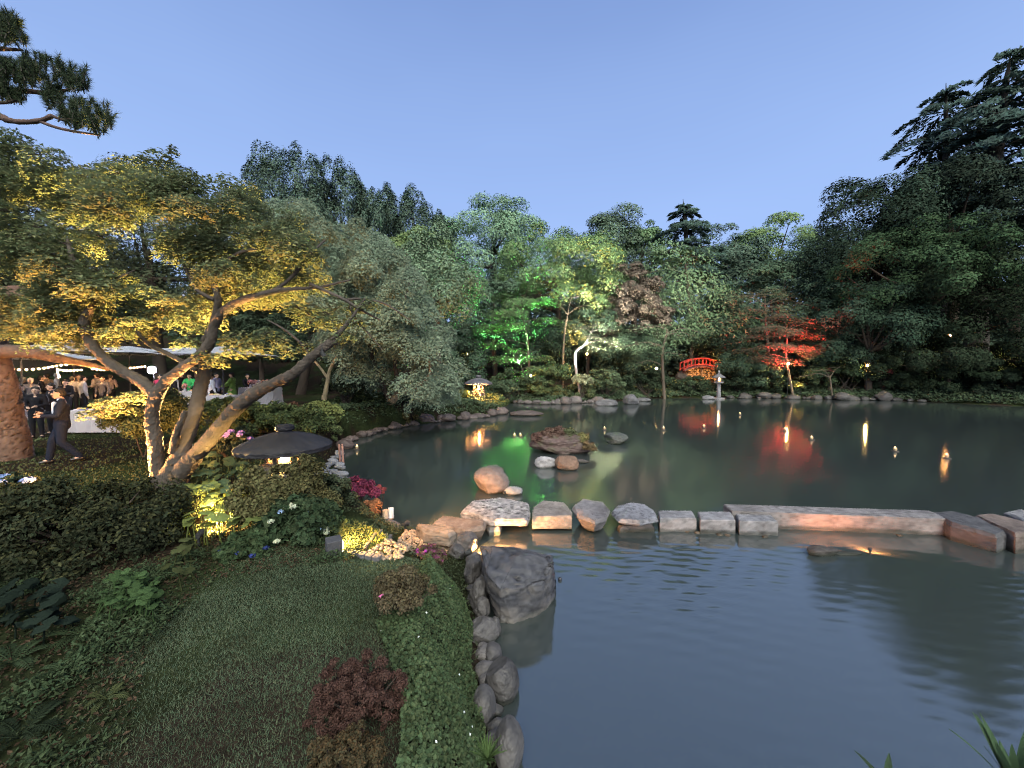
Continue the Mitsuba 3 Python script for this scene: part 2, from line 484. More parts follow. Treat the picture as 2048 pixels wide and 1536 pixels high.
def cedar(label, tx, ty, D, halfw, by, col, seed, levels=17, n_per=11, droop=0.32, trunk_px=7, name='cedar_tree', taper=0.8, gap=0.0, leaf=0.55, lean_px=0, fill=1.0):
    """A conifer of tiered, drooping sprays round one straight trunk: top pixel (tx, ty), foliage down to pixel row by."""
    rng = np.random.default_rng(seed)
    top, low = at(tx, ty, D), at(tx + lean_px, by, D)
    low = np.array([low[0], top[1], low[2]])
    W = rad(halfw, D)
    t = thing(name, label, 'tree')
    base = np.array([low[0], low[1], gz(low[0], low[1])[0] - 0.3])
    r0 = rad(trunk_px, D)
    parts = [tube([base, low * .6 + base * .4, low * .3 + top * .7, top], [r0 * 1.15, r0, r0 * .45, 0.03], 9, 6, .08, seed)]
    Cs, Ns, As, Ts = [], [], [], []
    H = top[2] - low[2]
    for l in range(levels):
        u = (l + 0.3) / levels
        u = u + rng.uniform(-.3, .3) / levels
        z0 = low[2] + H * u
        env = W * (1 - u) ** taper * (0.75 + 0.25 * math.sin(seed + 2.7 * l)) + 0.25
        if gap and 0.05 < u < 0.6:
            env *= rng.uniform(1 - gap, 1.1)
        for k in range(n_per):
            a = 2 * np.pi * (k + rng.random()) / n_per + l * 1.3
            ln = env * rng.uniform(0.55, 1.1)
            ax = low + (top - low) * u
            s = np.array([ax[0], ax[1], z0 + rng.uniform(-.16, .16) * H / levels])
            dirv = np.array([math.cos(a), math.sin(a), 0])
            m = max(10, int(ln * 34 * fill))
            q = np.sqrt(rng.random(m)) * 0.95 + 0.05
            side = rng.normal(0, 1, m) * (0.06 + 0.2 * (1 - q)) * ln * 0.75
            lift = 0.10 * ln * np.sin(np.pi * q * 0.9) - droop * ln * q ** 2.2
            P = s + dirv * (q * ln)[:, None] + np.array([-dirv[1], dirv[0], 0]) * side[:, None]
            P[:, 2] += lift - np.abs(side) * 0.35 + rng.normal(0, .018 * ln + .05, m) - 0.1
            Cs.append(P)
            Ns.append(unit(np.array([0, 0, 1.0]) + 0.5 * rng.normal(size=(m, 3)) + dirv * 0.25))
            As.append(dirv * 1.2 + np.array([-dirv[1], dirv[0], 0]) * np.sign(side)[:, None] * 0.5 + [0, 0, -0.55] + 0.35 * rng.normal(size=(m, 3)))
            Ts.append(np.full(m, rng.uniform(0.75, 1.2)))
            if k % 2 == 0 and ln > 0.8:
                e = s + dirv * ln * .8 + [0, 0, 0.16 * ln * .6 - droop * ln * .5]
                parts.append(tube([s, (s + e) / 2 + [0, 0, .1 * ln], e], [r0 * .22 * (1.1 - u), r0 * .14, .015], 5, 3))
    C, N, A, tn = np.vstack(Cs), np.vstack(Ns), np.vstack(As), np.concatenate(Ts)
    L = leaf * rng.uniform(.6, 1.3, len(C))
    put('crown', leaf_mesh(C, N, L, L * .36, rng, A, tri=True), 'far_leaf', leaf_col(col, len(C), 3, rng, tn, .25), t, normals=np.repeat(unit(N * .5 + unit((C - low) * [1, 1, 0]) * .9 + [0, 0, .3]), 3, 0))
    v, f = join(*parts)
    put('trunk', (v, f), 'bark', bark_col(v, (0.04, 0.034, 0.03), seed), t, smooth=True)
    return t


def layered(label, D, pads_px, col, seed, trunk, per=55, leaf=0.26, bsdf='far_leaf', name='maple_tree', bark=(0.10, 0.08, 0.06), limbs=True, th=0.22, droop=0.35, tri=True, aspect=.5, var=.28, cat='tree'):
    """A tree whose foliage lies in fans: pads_px = (px, py, depth offset, rx px, ry factor). trunk: polyline of (px, py, radius m)."""
    rng = np.random.default_rng(seed)
    t = thing(name, label, cat)
    pads, parts = [], []
    tp = [at(x, y, D) for x, y, _ in trunk]
    tp[0][2] = min(tp[0][2], gz(tp[0][0], tp[0][1])[0] - 0.1)
    parts.append(tube(tp, [r for _, _, r in trunk], 8, 5, .12, seed))
    spine = spline(np.array(tp), 8)
    for px, py, dd, rx, k in pads_px:
        c = at(px, py, D + dd)
        r = rad(rx, D)
        pads.append((c, r, r * k, th * (0.6 + r * .25), droop * r * .6, rng.uniform(-.5, .5)))
        if limbs:
            near = spine[np.argmin(np.linalg.norm((spine - c) * [1, 1, 1.3], axis=1) + 0.6 * np.maximum(spine[:, 2] - c[2], 0))]
            mid = (near + c) / 2 + [0, 0, .12 * np.linalg.norm(near - c)]
            r1 = trunk[-1][2] * .8
            parts.append(tube([near, mid, c - [0, 0, .05]], [r1, r1 * .6, .012], 6, 4))
            for _ in range(4):
                a = rng.uniform(0, 6.28)
                e = c + [math.cos(a) * r * .7, math.sin(a) * r * .7 * k, -.12 * r]
                parts.append(tube([mid * .4 + c * .6, e], [r1 * .4, .008], 4, 3))
    C, N, A, tn = pad_points(rng, pads, per)
    L = leaf * rng.uniform(.6, 1.3, len(C))
    soft = unit(N * .5 + unit((C - np.mean([q[0] for q in pads], 0)) * [1, 1, .7]) * .8 + [0, 0, .25])
    put('crown', leaf_mesh(C, N, L, L * aspect, rng, A, tri=tri), bsdf, leaf_col(col, len(C), 3 if tri else 4, rng, tn, var * .8), t, normals=np.repeat(soft, 3 if tri else 4, 0))
    v, f = join(*parts)
    put('trunk', (v, f), 'bark', bark_col(v, bark, seed), t, smooth=True)
    return t


G_DARK, G_MID, G_BLUE = (0.060, 0.092, 0.058), (0.110, 0.170, 0.085), (0.085, 0.125, 0.092)

# the woods behind, farthest first
for k, (x, y, rx, ry, lab) in enumerate([
        (588, 415, 62, 132, 'tall upright tree with feathery blue-green tips, leftmost and highest of the row on the skyline'),
        (682, 440, 56, 128, 'tall upright tree with feathery tips, second from the left in the skyline row'),
        (762, 462, 46, 120, 'upright feathery tree with spiky leaders, third from the left in the skyline row'),
        (835, 482, 50, 118, 'thin upright tree with bare spiky leaders, beside the round camphor crown on the skyline')]):
    broadleaf(lab, x, y + 22, 76 + 3 * k, rx * 1.45, ry * .86, G_BLUE, 100 + k, n=22000, leaf=.66, clump=.22, n_clump=110, name='upright_tree', spiky=0.75, low=-.8, tone=.9)
broadleaf('round pale green camphor-like tree at the middle of the skyline', 985, 500, 92, 104, 104, (0.145, 0.225, 0.14), 110, n=24000, leaf=.62, clump=.26, n_clump=60)
broadleaf('billowing green tree with a peaked crown behind the green-lit maple', 1112, 575, 48, 128, 120, (0.125, 0.195, 0.085), 111, n=24000, leaf=.36, clump=.22, n_clump=80)
broadleaf('dark grey-green tree on the skyline between the peaked crown and the pointed cedar', 1212, 530, 98, 88, 92, (0.095, 0.135, 0.09), 112, n=18000, leaf=.66)
broadleaf('small round crown on the skyline just left of the pointed cedar', 1285, 500, 102, 52, 52, G_MID, 113, n=9000, leaf=.68)
cedar('solitary pointed cedar with wide drooping tiers on the middle skyline', 1366, 398, 78, 118, 560, (0.06, 0.095, 0.075), 114, levels=9, n_per=11, lean_px=14, taper=.62, droop=.12, gap=.25, leaf=.72)
broadleaf('domed tree with pale new leaves on the skyline right of the pointed cedar', 1535, 515, 98, 76, 74, (0.15, 0.22, 0.09), 115, n=15000, leaf=.66)
broadleaf('dark rounded tree behind the right flank of the pointed cedar', 1450, 540, 90, 78, 78, G_BLUE, 116, n=14000, leaf=.62)
broadleaf('dark green tree at the notch of the skyline beside the big dark conifer mass', 1622, 575, 75, 84, 92, G_DARK, 117, n=14000, leaf=.52, tone=1.2)
layered('pale layered evergreen in the middle of the wood above the dark conifers', 50, [(1330, 500, 0, 58, .8), (1375, 512, 1, 60, .8), (1300, 545, -1, 60, .8), (1380, 560, -2, 80, .8), (1440, 590, -1, 62, .8), (1330, 600, -2, 70, .8), (1420, 640, -3, 78, .8), (1350, 655, -3, 70, .8), (1480, 625, -1, 60, .8)],
        (0.155, 0.23, 0.12), 118, [(1385, 790, .3), (1380, 640, .22), (1370, 520, .1)], per=60, leaf=.40, th=1.0, name='layered_evergreen', droop=.5)
broadleaf('reddish brown tree in young leaf in the middle of the wood', 1268, 622, 46, 62, 92, (0.135, 0.108, 0.085), 119, n=17000, leaf=.32, n_clump=110, clump=.2)
broadleaf('dense dark tree behind the far red maple', 1540, 620, 50, 110, 82, G_DARK, 120, n=14000, tone=1.15)
broadleaf('dark evergreen filling the wood behind the footbridge', 1440, 690, 52, 100, 72, G_DARK, 121, n=11000)
broadleaf('dark tree behind the small white-lit pine', 1180, 690, 46, 100, 70, G_DARK, 122, n=11000)
broadleaf('dark tree behind the far stone lantern', 985, 655, 44, 80, 90, G_DARK, 123, n=11000, tone=1.2)
broadleaf('grey-green tree with hanging sprays right of the waterside maple', 878, 600, 33, 72, 128, (0.13, 0.185, 0.115), 124, n=22000, leaf=.26, clump=.36, n_clump=60, flat=1.2)
broadleaf('yellowish green tree peeping over the waterside maple below the upright row', 845, 520, 42, 62, 58, (0.15, 0.205, 0.085), 125, n=12000, leaf=.3)
# right wood
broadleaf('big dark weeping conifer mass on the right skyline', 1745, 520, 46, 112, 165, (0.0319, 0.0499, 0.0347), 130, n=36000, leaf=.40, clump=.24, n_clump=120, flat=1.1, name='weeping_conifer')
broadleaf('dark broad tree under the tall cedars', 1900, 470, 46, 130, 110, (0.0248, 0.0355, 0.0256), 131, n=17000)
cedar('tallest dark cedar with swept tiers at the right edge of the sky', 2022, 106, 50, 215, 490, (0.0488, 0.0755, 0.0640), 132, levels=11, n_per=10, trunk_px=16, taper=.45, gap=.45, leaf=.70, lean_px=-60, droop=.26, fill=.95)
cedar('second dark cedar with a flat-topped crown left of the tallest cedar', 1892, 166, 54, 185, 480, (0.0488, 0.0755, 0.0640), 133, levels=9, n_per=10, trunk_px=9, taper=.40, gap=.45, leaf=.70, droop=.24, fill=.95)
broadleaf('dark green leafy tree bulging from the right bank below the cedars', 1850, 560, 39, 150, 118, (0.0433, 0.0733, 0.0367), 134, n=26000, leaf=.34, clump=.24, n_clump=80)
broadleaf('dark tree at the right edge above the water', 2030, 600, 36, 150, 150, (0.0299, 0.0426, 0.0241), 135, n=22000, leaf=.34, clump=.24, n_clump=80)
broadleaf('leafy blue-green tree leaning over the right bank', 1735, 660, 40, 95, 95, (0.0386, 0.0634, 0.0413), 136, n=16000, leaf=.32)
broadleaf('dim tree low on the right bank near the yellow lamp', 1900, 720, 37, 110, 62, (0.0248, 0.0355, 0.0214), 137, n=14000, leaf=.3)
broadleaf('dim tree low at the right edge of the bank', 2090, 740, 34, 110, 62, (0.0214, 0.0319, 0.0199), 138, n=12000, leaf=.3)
# left wood behind the party
broadleaf('huge dark evergreen rising behind the party at the left edge', -60, 520, 30, 280, 265, (0.05, 0.058, 0.03), 140, n=30000, leaf=.34, clump=.2, n_clump=110)
broadleaf('dark evergreen behind the big lit maple', 300, 560, 34, 250, 225, (0.05, 0.06, 0.034), 141, n=30000, leaf=.34, clump=.2, n_clump=110)
broadleaf('dark tree between the party and the waterside maple', 600, 610, 36, 150, 170, (0.045, 0.06, 0.036), 142, n=18000, leaf=.34)
broadleaf('dark tree in the gap behind the buffet tables', 520, 690, 27, 90, 60, (0.045, 0.065, 0.04), 143, n=12000, leaf=.22)

# the far wood that closes the gaps, one mass
rng = np.random.default_rng(7)
Cs, Ns, Ts = [], [], []
for px in np.concatenate([np.arange(-1300, -250, 60.0), np.arange(-250, 2350, 34.0), np.arange(2350, 3200, 60.0)]):
    for row, (Y0, top) in enumerate(((76, 545), (67, 590), (58, 640), (54, 690))):
        c = at(px + rng.uniform(-15, 15), top + rng.uniform(0, 60), Y0 + rng.uniform(-3, 3))
        r = rng.uniform(2.6, 4.2)
        o = unit(ball_dirs(330, rng) + [0, -.5, .4])
        Cs.append(c + o * (r * rng.uniform(.6, 1.1, 330))[:, None] * [1, 1, 1.1]); Ns.append(unit(o + [0, 0, .4] +   .5 * rng.normal(size=(330, 3)))); Ts.append(np.full(330, rng.uniform(.7, 1.2)))
C, N, tn = np.vstack(Cs), np.vstack(Ns), np.concatenate(Ts)
L = .85 * rng.uniform(.6, 1.3, len(C))
put('distant_wood', leaf_mesh(C, N, L, L * .65, rng, tri=True), 'far_leaf', leaf_col((.055, .08, .056), len(C), 3, rng, tn, .2), normals=np.repeat(unit(N + .0), 3, 0), label='dark distant wood on the slope behind all the single trees', cat='wood', kind='stuff')

# understory trees and bushes along the far bank
UND = [('broad dark bush at the foot of the peaked crown', 1090, 700, 43, 85, 52, G_DARK), ('dark bush under the reddish brown tree', 1262, 715, 44, 70, 45, G_DARK),
       ('dark bush between the red footbridge and the red maple', 1500, 735, 43, 62, 36, G_DARK), ('dark bush behind the stone lantern on the left bank', 910, 720, 36, 60, 50, G_DARK),
       ('dark bush behind the red maple trunk', 1640, 720, 43, 75, 42, G_DARK), ('broad dark bush at the right below the leaning blue-green tree', 1800, 745, 40, 80, 34, (0.035, 0.05, 0.028)),
       ('low dark bush beside the glowing red bush on the right bank', 1960, 765, 37, 90, 30, (0.03, 0.045, 0.026)), ('dark bush on the slope above the footbridge', 1405, 655, 54, 60, 40, G_DARK)]
for k, (lab, x, y, D, rx, ry, col) in enumerate(UND):
    broadleaf(lab, x, y, D, rx, ry, col, 160 + k, n=7000, leaf=.3, clump=.4, n_clump=40, name='bush', trunk=False, low=-.8)


# ------------------------------------------------------------------ shrubs
def shrub(label, px, py, D, rx, rz, col, seed, n=9000, leaf=.07, clump=.35, n_clump=40, name='shrub', ry=None, base=None, bsdf='far_leaf', tips=None, flowers=None, twigs=True, aspect=.55, flat=.9, low=-.25):
    """A bush whose middle stands at the pixel, rx and rz its half width and height in pixels; it reaches down to the ground."""
    rng = np.random.default_rng(seed)
    c = at(px, py, D)
    R = np.array([rad(rx, D), rad(ry or rx, D) * .8, rad(rz, D)])
    t = thing(name, label, 'shrub')
    C, N, tn, o, cc, cr = crown_points(rng, c, R, n_clump, clump * min(R), n, low, flat, .5, .7, fuzz=.45)
    g = gz(C[:, 0], C[:, 1])
    keep = C[:, 2] > np.maximum(g, 0) + .01
    C, N, tn, o = C[keep], N[keep], tn[keep], o[keep]
    colr = leaf_col(col, len(C), 1, rng, tn, .3)
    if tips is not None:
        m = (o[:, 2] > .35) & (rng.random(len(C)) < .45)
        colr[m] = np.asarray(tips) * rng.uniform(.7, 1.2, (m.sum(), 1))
    L = leaf * rng.uniform(.6, 1.3, len(C))
    far = D > 12
    put('foliage', leaf_mesh(C, N, L, L * aspect * (1.3 if far else 1), rng, fold=.08, tri=far), bsdf, np.repeat(colr, 3 if far else 4, 0), t)
    if twigs:
        b = np.array([c[0], c[1], gz(c[0], c[1])[0] - .05])
        parts = [tube([b + rng.normal(0, .1 * R[0], 3) * [1, 1, 0], (b + q) / 2 + rng.normal(0, .05 * R[0], 3), q], [.02 * R[2] + .006, .015 * R[2] + .004, .003], 5, 3) for q in cc[:16]]
        v, f = join(*parts)
        put('stems', (v, f), 'matte', (0.05, 0.038, 0.03), t, kind='stuff')
    if flowers:
        fcol, nf, fr, lo = flowers
        for k in range(nf):
            d = unit(np.array([rng.normal(), -abs(rng.normal()) * .8, rng.uniform(lo, 1.2)]))
            p = c + d * R * .98
            o2 = unit(ball_dirs(46, rng) + [0, -.2, .5])
            q = p + o2 * fr * [1, 1, .6]
            put('flower_head', leaf_mesh(q, unit(o2 + .35 * rng.normal(size=(46, 3))), fr * .65, fr * .6, rng), bsdf, leaf_col(fcol if not isinstance(fcol[0], tuple) else fcol[k % len(fcol)], 46, 4, rng), t)
    return t


SH_D, SH_M, SH_L = (0.045, 0.058, 0.026), (0.085, 0.11, 0.045), (0.12, 0.15, 0.055)
# foreground
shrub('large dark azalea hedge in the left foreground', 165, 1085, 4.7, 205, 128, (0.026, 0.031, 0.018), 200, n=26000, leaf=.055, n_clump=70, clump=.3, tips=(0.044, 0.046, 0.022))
shrub('low dark azalea mound right of the left hedge', 300, 1075, 5.0, 80, 75, (0.026, 0.031, 0.018), 201, n=8000, leaf=.05)
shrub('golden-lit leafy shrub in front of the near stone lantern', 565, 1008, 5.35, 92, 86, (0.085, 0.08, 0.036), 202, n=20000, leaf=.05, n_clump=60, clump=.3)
shrub('hydrangea with pale blue and cream flower heads below the near lantern', 600, 1060, 4.9, 72, 58, (0.045, 0.068, 0.036), 203, n=5200, leaf=.085, aspect=.7, name='hydrangea', flowers=([(.30, .42, .62), (.50, .52, .36), (.52, .54, .40), (.48, .52, .38)], 17, .038, -.1), bsdf='leaf')
shrub('small hydrangea bush with dark blue flowers beside the yellow-lit leaves', 492, 1104, 4.5, 48, 34, (0.05, 0.075, 0.036), 204, n=3600, leaf=.07, name='hydrangea', aspect=.7, flowers=((.05, .07, .24), 4, .035, .2), bsdf='leaf')
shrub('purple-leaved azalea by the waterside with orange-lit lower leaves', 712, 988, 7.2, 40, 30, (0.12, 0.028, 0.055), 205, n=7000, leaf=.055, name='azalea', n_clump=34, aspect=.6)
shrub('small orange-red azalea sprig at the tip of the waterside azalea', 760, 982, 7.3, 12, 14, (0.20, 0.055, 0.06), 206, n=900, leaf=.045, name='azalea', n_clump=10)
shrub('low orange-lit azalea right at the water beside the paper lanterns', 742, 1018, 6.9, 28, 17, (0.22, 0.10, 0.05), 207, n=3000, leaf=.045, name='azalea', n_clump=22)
shrub('dark spreading shrub between the purple azalea and the near lantern', 660, 995, 6.0, 42, 45, (0.04, 0.05, 0.03), 208, n=6000, leaf=.05)
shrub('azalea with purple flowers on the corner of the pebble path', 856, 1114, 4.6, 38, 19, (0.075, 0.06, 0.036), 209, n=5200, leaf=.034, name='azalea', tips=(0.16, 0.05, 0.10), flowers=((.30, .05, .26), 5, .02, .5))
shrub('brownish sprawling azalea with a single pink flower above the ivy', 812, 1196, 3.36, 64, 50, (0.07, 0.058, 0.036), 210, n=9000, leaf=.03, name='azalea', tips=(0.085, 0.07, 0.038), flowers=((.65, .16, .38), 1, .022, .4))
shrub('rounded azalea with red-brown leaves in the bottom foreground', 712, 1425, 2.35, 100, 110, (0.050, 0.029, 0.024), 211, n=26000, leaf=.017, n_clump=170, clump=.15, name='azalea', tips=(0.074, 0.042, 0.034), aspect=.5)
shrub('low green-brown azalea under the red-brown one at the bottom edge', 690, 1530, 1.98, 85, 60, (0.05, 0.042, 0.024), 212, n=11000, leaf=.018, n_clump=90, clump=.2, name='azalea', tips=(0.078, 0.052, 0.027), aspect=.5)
# middle distance, left bank
shrub('dark clipped bush behind the big maple beside the warm patch of lawn', 300, 848, 9.6, 82, 55, (0.05, 0.062, 0.03), 220, n=16000, leaf=.075, n_clump=60)
shrub('rounded green bush between the maple trunks and the buffet', 460, 842, 12.5, 80, 40, (0.085, 0.105, 0.04), 221, n=12000, leaf=.085, n_clump=50)
shrub('broad green bush behind the near lantern', 560, 850, 12.8, 95, 42, (0.085, 0.11, 0.045), 222, n=14000, leaf=.085, n_clump=60)
shrub('rhododendron with lilac flowers behind the right maple trunk', 462, 888, 9.4, 46, 28, (0.05, 0.06, 0.035), 223, n=5000, leaf=.08, name='rhododendron', flowers=((.32, .20, .46), 18, .075, .25))
shrub('yellow-green lit bush on the bank behind the lantern', 640, 838, 15.5, 42, 30, (0.15, 0.17, 0.06), 224, n=7000, leaf=.09)
shrub('feathery bush on the bank near the stakes', 630, 872, 14.5, 52, 26, (0.085, 0.105, 0.045), 225, n=7000, leaf=.08)
shrub('soft grey-green bush on the curved bank left of the lit trunk', 720, 815, 20.5, 42, 34, (0.105, 0.13, 0.055), 226, n=9000, leaf=.11)
shrub('brown-green ground bush on the curved bank under the waterside maple', 775, 838, 21.2, 60, 18, (0.085, 0.075, 0.035), 227, n=8000, leaf=.1)
shrub('ground bush along the curved bank right of the lit trunk', 855, 815, 24.5, 48, 22, (0.085, 0.09, 0.04), 228, n=8000, leaf=.11)
shrub('clipped mound on the point in front of the far stone lantern', 985, 806, 27.5, 30, 18, (0.075, 0.105, 0.045), 229, n=9000, leaf=.10, n_clump=60, clump=.24)
shrub('clipped mound left of the far stone lantern', 930, 808, 26.5, 28, 20, (0.085, 0.105, 0.045), 230, n=8000, leaf=.10)
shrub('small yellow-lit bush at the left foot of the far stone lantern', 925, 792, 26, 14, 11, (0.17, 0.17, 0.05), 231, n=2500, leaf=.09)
shrub('dark bush beside the buffet tables', 690, 770, 19, 38, 34, (0.04, 0.05, 0.03), 232, n=7000, leaf=.12)
shrub('reddish bush behind the green bank bushes', 590, 822, 16, 26, 14, (0.11, 0.06, 0.04), 233, n=3000, leaf=.09)
# far bank
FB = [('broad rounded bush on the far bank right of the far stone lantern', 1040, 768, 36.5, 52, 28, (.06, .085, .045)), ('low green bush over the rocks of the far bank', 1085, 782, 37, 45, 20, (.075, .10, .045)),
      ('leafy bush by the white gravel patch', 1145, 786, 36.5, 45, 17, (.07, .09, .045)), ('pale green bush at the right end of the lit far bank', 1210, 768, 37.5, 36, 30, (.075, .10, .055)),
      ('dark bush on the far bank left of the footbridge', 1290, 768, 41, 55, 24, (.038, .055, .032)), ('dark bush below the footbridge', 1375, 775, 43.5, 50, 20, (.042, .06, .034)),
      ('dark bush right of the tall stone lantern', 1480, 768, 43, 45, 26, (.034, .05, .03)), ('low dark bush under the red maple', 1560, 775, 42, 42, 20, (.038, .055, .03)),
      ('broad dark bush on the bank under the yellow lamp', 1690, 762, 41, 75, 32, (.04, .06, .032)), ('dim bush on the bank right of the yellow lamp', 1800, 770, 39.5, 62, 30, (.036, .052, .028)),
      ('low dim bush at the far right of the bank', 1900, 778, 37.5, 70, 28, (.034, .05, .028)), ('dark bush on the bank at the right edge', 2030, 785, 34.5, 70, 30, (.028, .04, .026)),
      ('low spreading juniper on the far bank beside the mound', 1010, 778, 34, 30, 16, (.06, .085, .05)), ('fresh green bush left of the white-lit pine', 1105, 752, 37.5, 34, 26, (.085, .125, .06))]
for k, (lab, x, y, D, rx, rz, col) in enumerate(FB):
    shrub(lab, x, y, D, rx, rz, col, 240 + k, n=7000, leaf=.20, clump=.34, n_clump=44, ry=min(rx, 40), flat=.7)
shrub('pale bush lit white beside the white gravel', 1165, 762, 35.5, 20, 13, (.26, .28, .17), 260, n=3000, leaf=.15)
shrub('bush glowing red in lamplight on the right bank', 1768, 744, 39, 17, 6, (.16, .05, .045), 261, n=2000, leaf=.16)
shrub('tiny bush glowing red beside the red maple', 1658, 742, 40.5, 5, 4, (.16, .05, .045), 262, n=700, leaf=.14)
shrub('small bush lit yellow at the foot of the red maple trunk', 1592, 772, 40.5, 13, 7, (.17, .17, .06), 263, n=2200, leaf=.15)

# the low cover along the far banks
rng = np.random.default_rng(265)
RING = POND.buffer(4.2).difference(POND.buffer(.25)).intersection(shapely.box(-9, 16.5, 70, 70))
x0, y0, x1, y1 = RING.bounds
pts = rng.uniform([x0, y0], [x1, y1], (420000, 2))
pts = pts[shapely.contains_xy(RING, pts[:, 0], pts[:, 1])]
pts = pts[rng.random(len(pts)) < np.minimum(1, 24 / pts[:, 1]) ** 1.2][:52000]
zs = gz(pts[:, 0], pts[:, 1])
hump = np.clip(nfbm(np.column_stack([pts * .9, zs]), seed=13) - .25, 0, 1)
C = np.column_stack([pts, zs + hump * 1.1 * rng.uniform(.3, 1.05, len(pts)) + .03])
N = unit(np.array([0, -.35, .8]) + .55 * rng.normal(size=(len(pts), 3)))
L = .0062 * pts[:, 1] * rng.uniform(.6, 1.3, len(pts))
put('bank_plants', leaf_mesh(C, N, L, L * .7, rng, tri=True), 'far_leaf', leaf_col((.055, .078, .044), len(C), 3, rng, .6 + .9 * nfbm(np.column_stack([pts * .5, zs]), seed=17), .35), label='low mixed plants covering the banks behind the edging stones', cat='ground cover', kind='stuff')

# small trees of the far bank
layered('small maple lit green by a spotlight, pale trunk forking at half height', 37.5, [(1000, 628, -.9, 36, .8), (1040, 604, -.3, 42, .8), (1085, 602, .2, 36, .8), (978, 655, -.8, 34, .8), (1020, 650, -.6, 38, .8), (1010, 592, .6, 32, .8), (1095, 640, .5, 30, .8), (968, 690, -.2, 26, .8), (1060, 574, .8, 34, .8), (1030, 625, -1.2, 30, .8)],
        (.125, .19, .085), 270, [(1062, 748, .14), (1055, 690, .12), (1050, 655, .09), (1040, 620, .06)], per=520, leaf=.2, th=.5)
layered('low spreading maple lit bright green below the spotlit maple', 36.5, [(1000, 690, 0, 22, .8), (1030, 700, .2, 26, .8), (985, 715, .2, 22, .7), (1015, 718, -.3, 30, .7), (1058, 715, 0, 26, .8), (1075, 735, -.2, 24, .8), (1090, 715, .4, 22, .8)],
        (.125, .19, .085), 271, [(1052, 770, .08), (1045, 742, .06), (1035, 720, .04)], per=420, leaf=.17, th=.35)
layered('small pine lit white with a bent pale trunk and cloud-like pads', 36, [(1165, 655, -.4, 26, .8), (1195, 648, .2, 26, .8), (1222, 660, .2, 24, .8), (1180, 672, -.6, 24, .8), (1212, 680, 0, 28, .8), (1195, 695, .4, 22, .8), (1230, 690, .4, 20, .8)],
        (.13, .15, .095), 272, [(1162, 748, .13), (1150, 712, .12), (1168, 690, .1), (1182, 665, .07)], per=380, leaf=.16, th=.4, name='pine_tree', bark=(.3, .27, .25))
layered('fine bare-branched tree with orange-lit stems above the small pine', 39, [(1110, 605, 0, 32, .8), (1145, 590, .2, 32, .8), (1130, 640, 0, 26, .8), (1175, 610, .2, 26, .8)],
        (.085, .09, .045), 273, [(1125, 745, .12), (1128, 680, .1), (1135, 630, .06)], per=60, leaf=.16, th=.6, bark=(.16, .12, .085), name='bare_tree')
layered('layered dark evergreen over the bank left of the footbridge', 40, [(1290, 655, 0, 46, .8), (1340, 668, 0, 50, .8), (1380, 668, -.3, 42, .6), (1300, 690, -.6, 44, .8), (1340, 705, -.8, 44, .7), (1260, 690, .2, 38, .8), (1400, 665, .6, 40, .8), (1275, 725, -.5, 34, .7)],
        (.085, .125, .075), 274, [(1330, 770, .18), (1325, 710, .14), (1335, 660, .09)], per=85, leaf=.22, th=.5, name='layered_evergreen')
layered('far maple lit red by a spotlight, wide flat layers', 40, [(1560, 632, -.2, 36, .8), (1600, 640, .1, 36, .8), (1535, 655, -.4, 34, .8), (1580, 662, -.7, 36, .8), (1618, 672, 0, 30, .8), (1548, 690, -.6, 34, .8), (1600, 695, -.2, 34, .8), (1628, 652, .3, 24, .8), (1510, 672, 0, 30, .8), (1525, 715, -.5, 32, .6), (1490, 700, .2, 28, .7), (1575, 722, -.4, 30, .6)],
        (.11, .095, .06), 275, [(1588, 776, .13), (1578, 748, .11), (1572, 712, .09), (1576, 660, .06)], per=330, leaf=.2, th=.35, bark=(.14, .11, .08))
layered('dusky reddish maple behind the red-lit one', 43, [(1480, 590, 0, 40, .8), (1530, 585, 0, 46, .8), (1580, 595, .3, 40, .8), (1500, 620, -.4, 42, .8), (1560, 615, -.4, 40, .8), (1470, 640, -.3, 32, .7), (1610, 610, .6, 36, .8)],
        (.088, .085, .05), 276, [(1545, 775, .17), (1535, 680, .13), (1530, 610, .08)], per=80, leaf=.24, th=.5)
layered('low maple with level sprays over the water near the yellow lamp', 39.5, [(1640, 738, -.3, 34, .6), (1680, 732, 0, 30, .6), (1610, 752, -.4, 24, .6), (1470, 662, .5, 26, .7), (1445, 655, 1, 24, .7)][:3],
        (.06, .07, .035), 277, [(1665, 785, .1), (1660, 755, .07)], per=110, leaf=.18, th=.25)
layered('dim maple with level sprays at the right of the far bank', 38, [(1850, 745, 0, 40, .7), (1895, 735, .2, 42, .7), (1870, 768, -.5, 40, .7), (1920, 760, -.3, 36, .7), (1830, 770, -.3, 30, .7)],
        (.055, .07, .034), 278, [(1880, 805, .12), (1878, 770, .09), (1880, 745, .05)], per=85, leaf=.2, th=.35)


# ------------------------------------------------------------------ the big lit maple of the foreground
def limb(t, pts, name='limb', col=(0.056, 0.046, 0.038), sides=0, seed=0, knobs=.14):
    """pts: (px, py, depth, radius px)."""
    P = [at(x, y, d) for x, y, d, _ in pts]
    R = [rad(r, d) * (.78 if d < 8 else 1) for _, _, d, r in pts]
    fat = max(R) > .05
    v, f = tube(P, R, sides or (26 if fat else 9), 24 if fat else 7, knobs, seed)
    if fat:
        n = trimesh.Trimesh(v, f, process=False).vertex_normals
        k = np.abs(nfbm(v * [16, 16, 9] + seed, seed=seed) - .5) * 2 + .5 * nfbm(v * [34, 34, 60] + seed, seed=seed + 4)
        v = v + n * ((k - .45) * .034 * min(1, max(R) / .12))[:, None]
    return put(name, (v, f), 'bark', bark_col(v, col, seed), t, smooth=True)


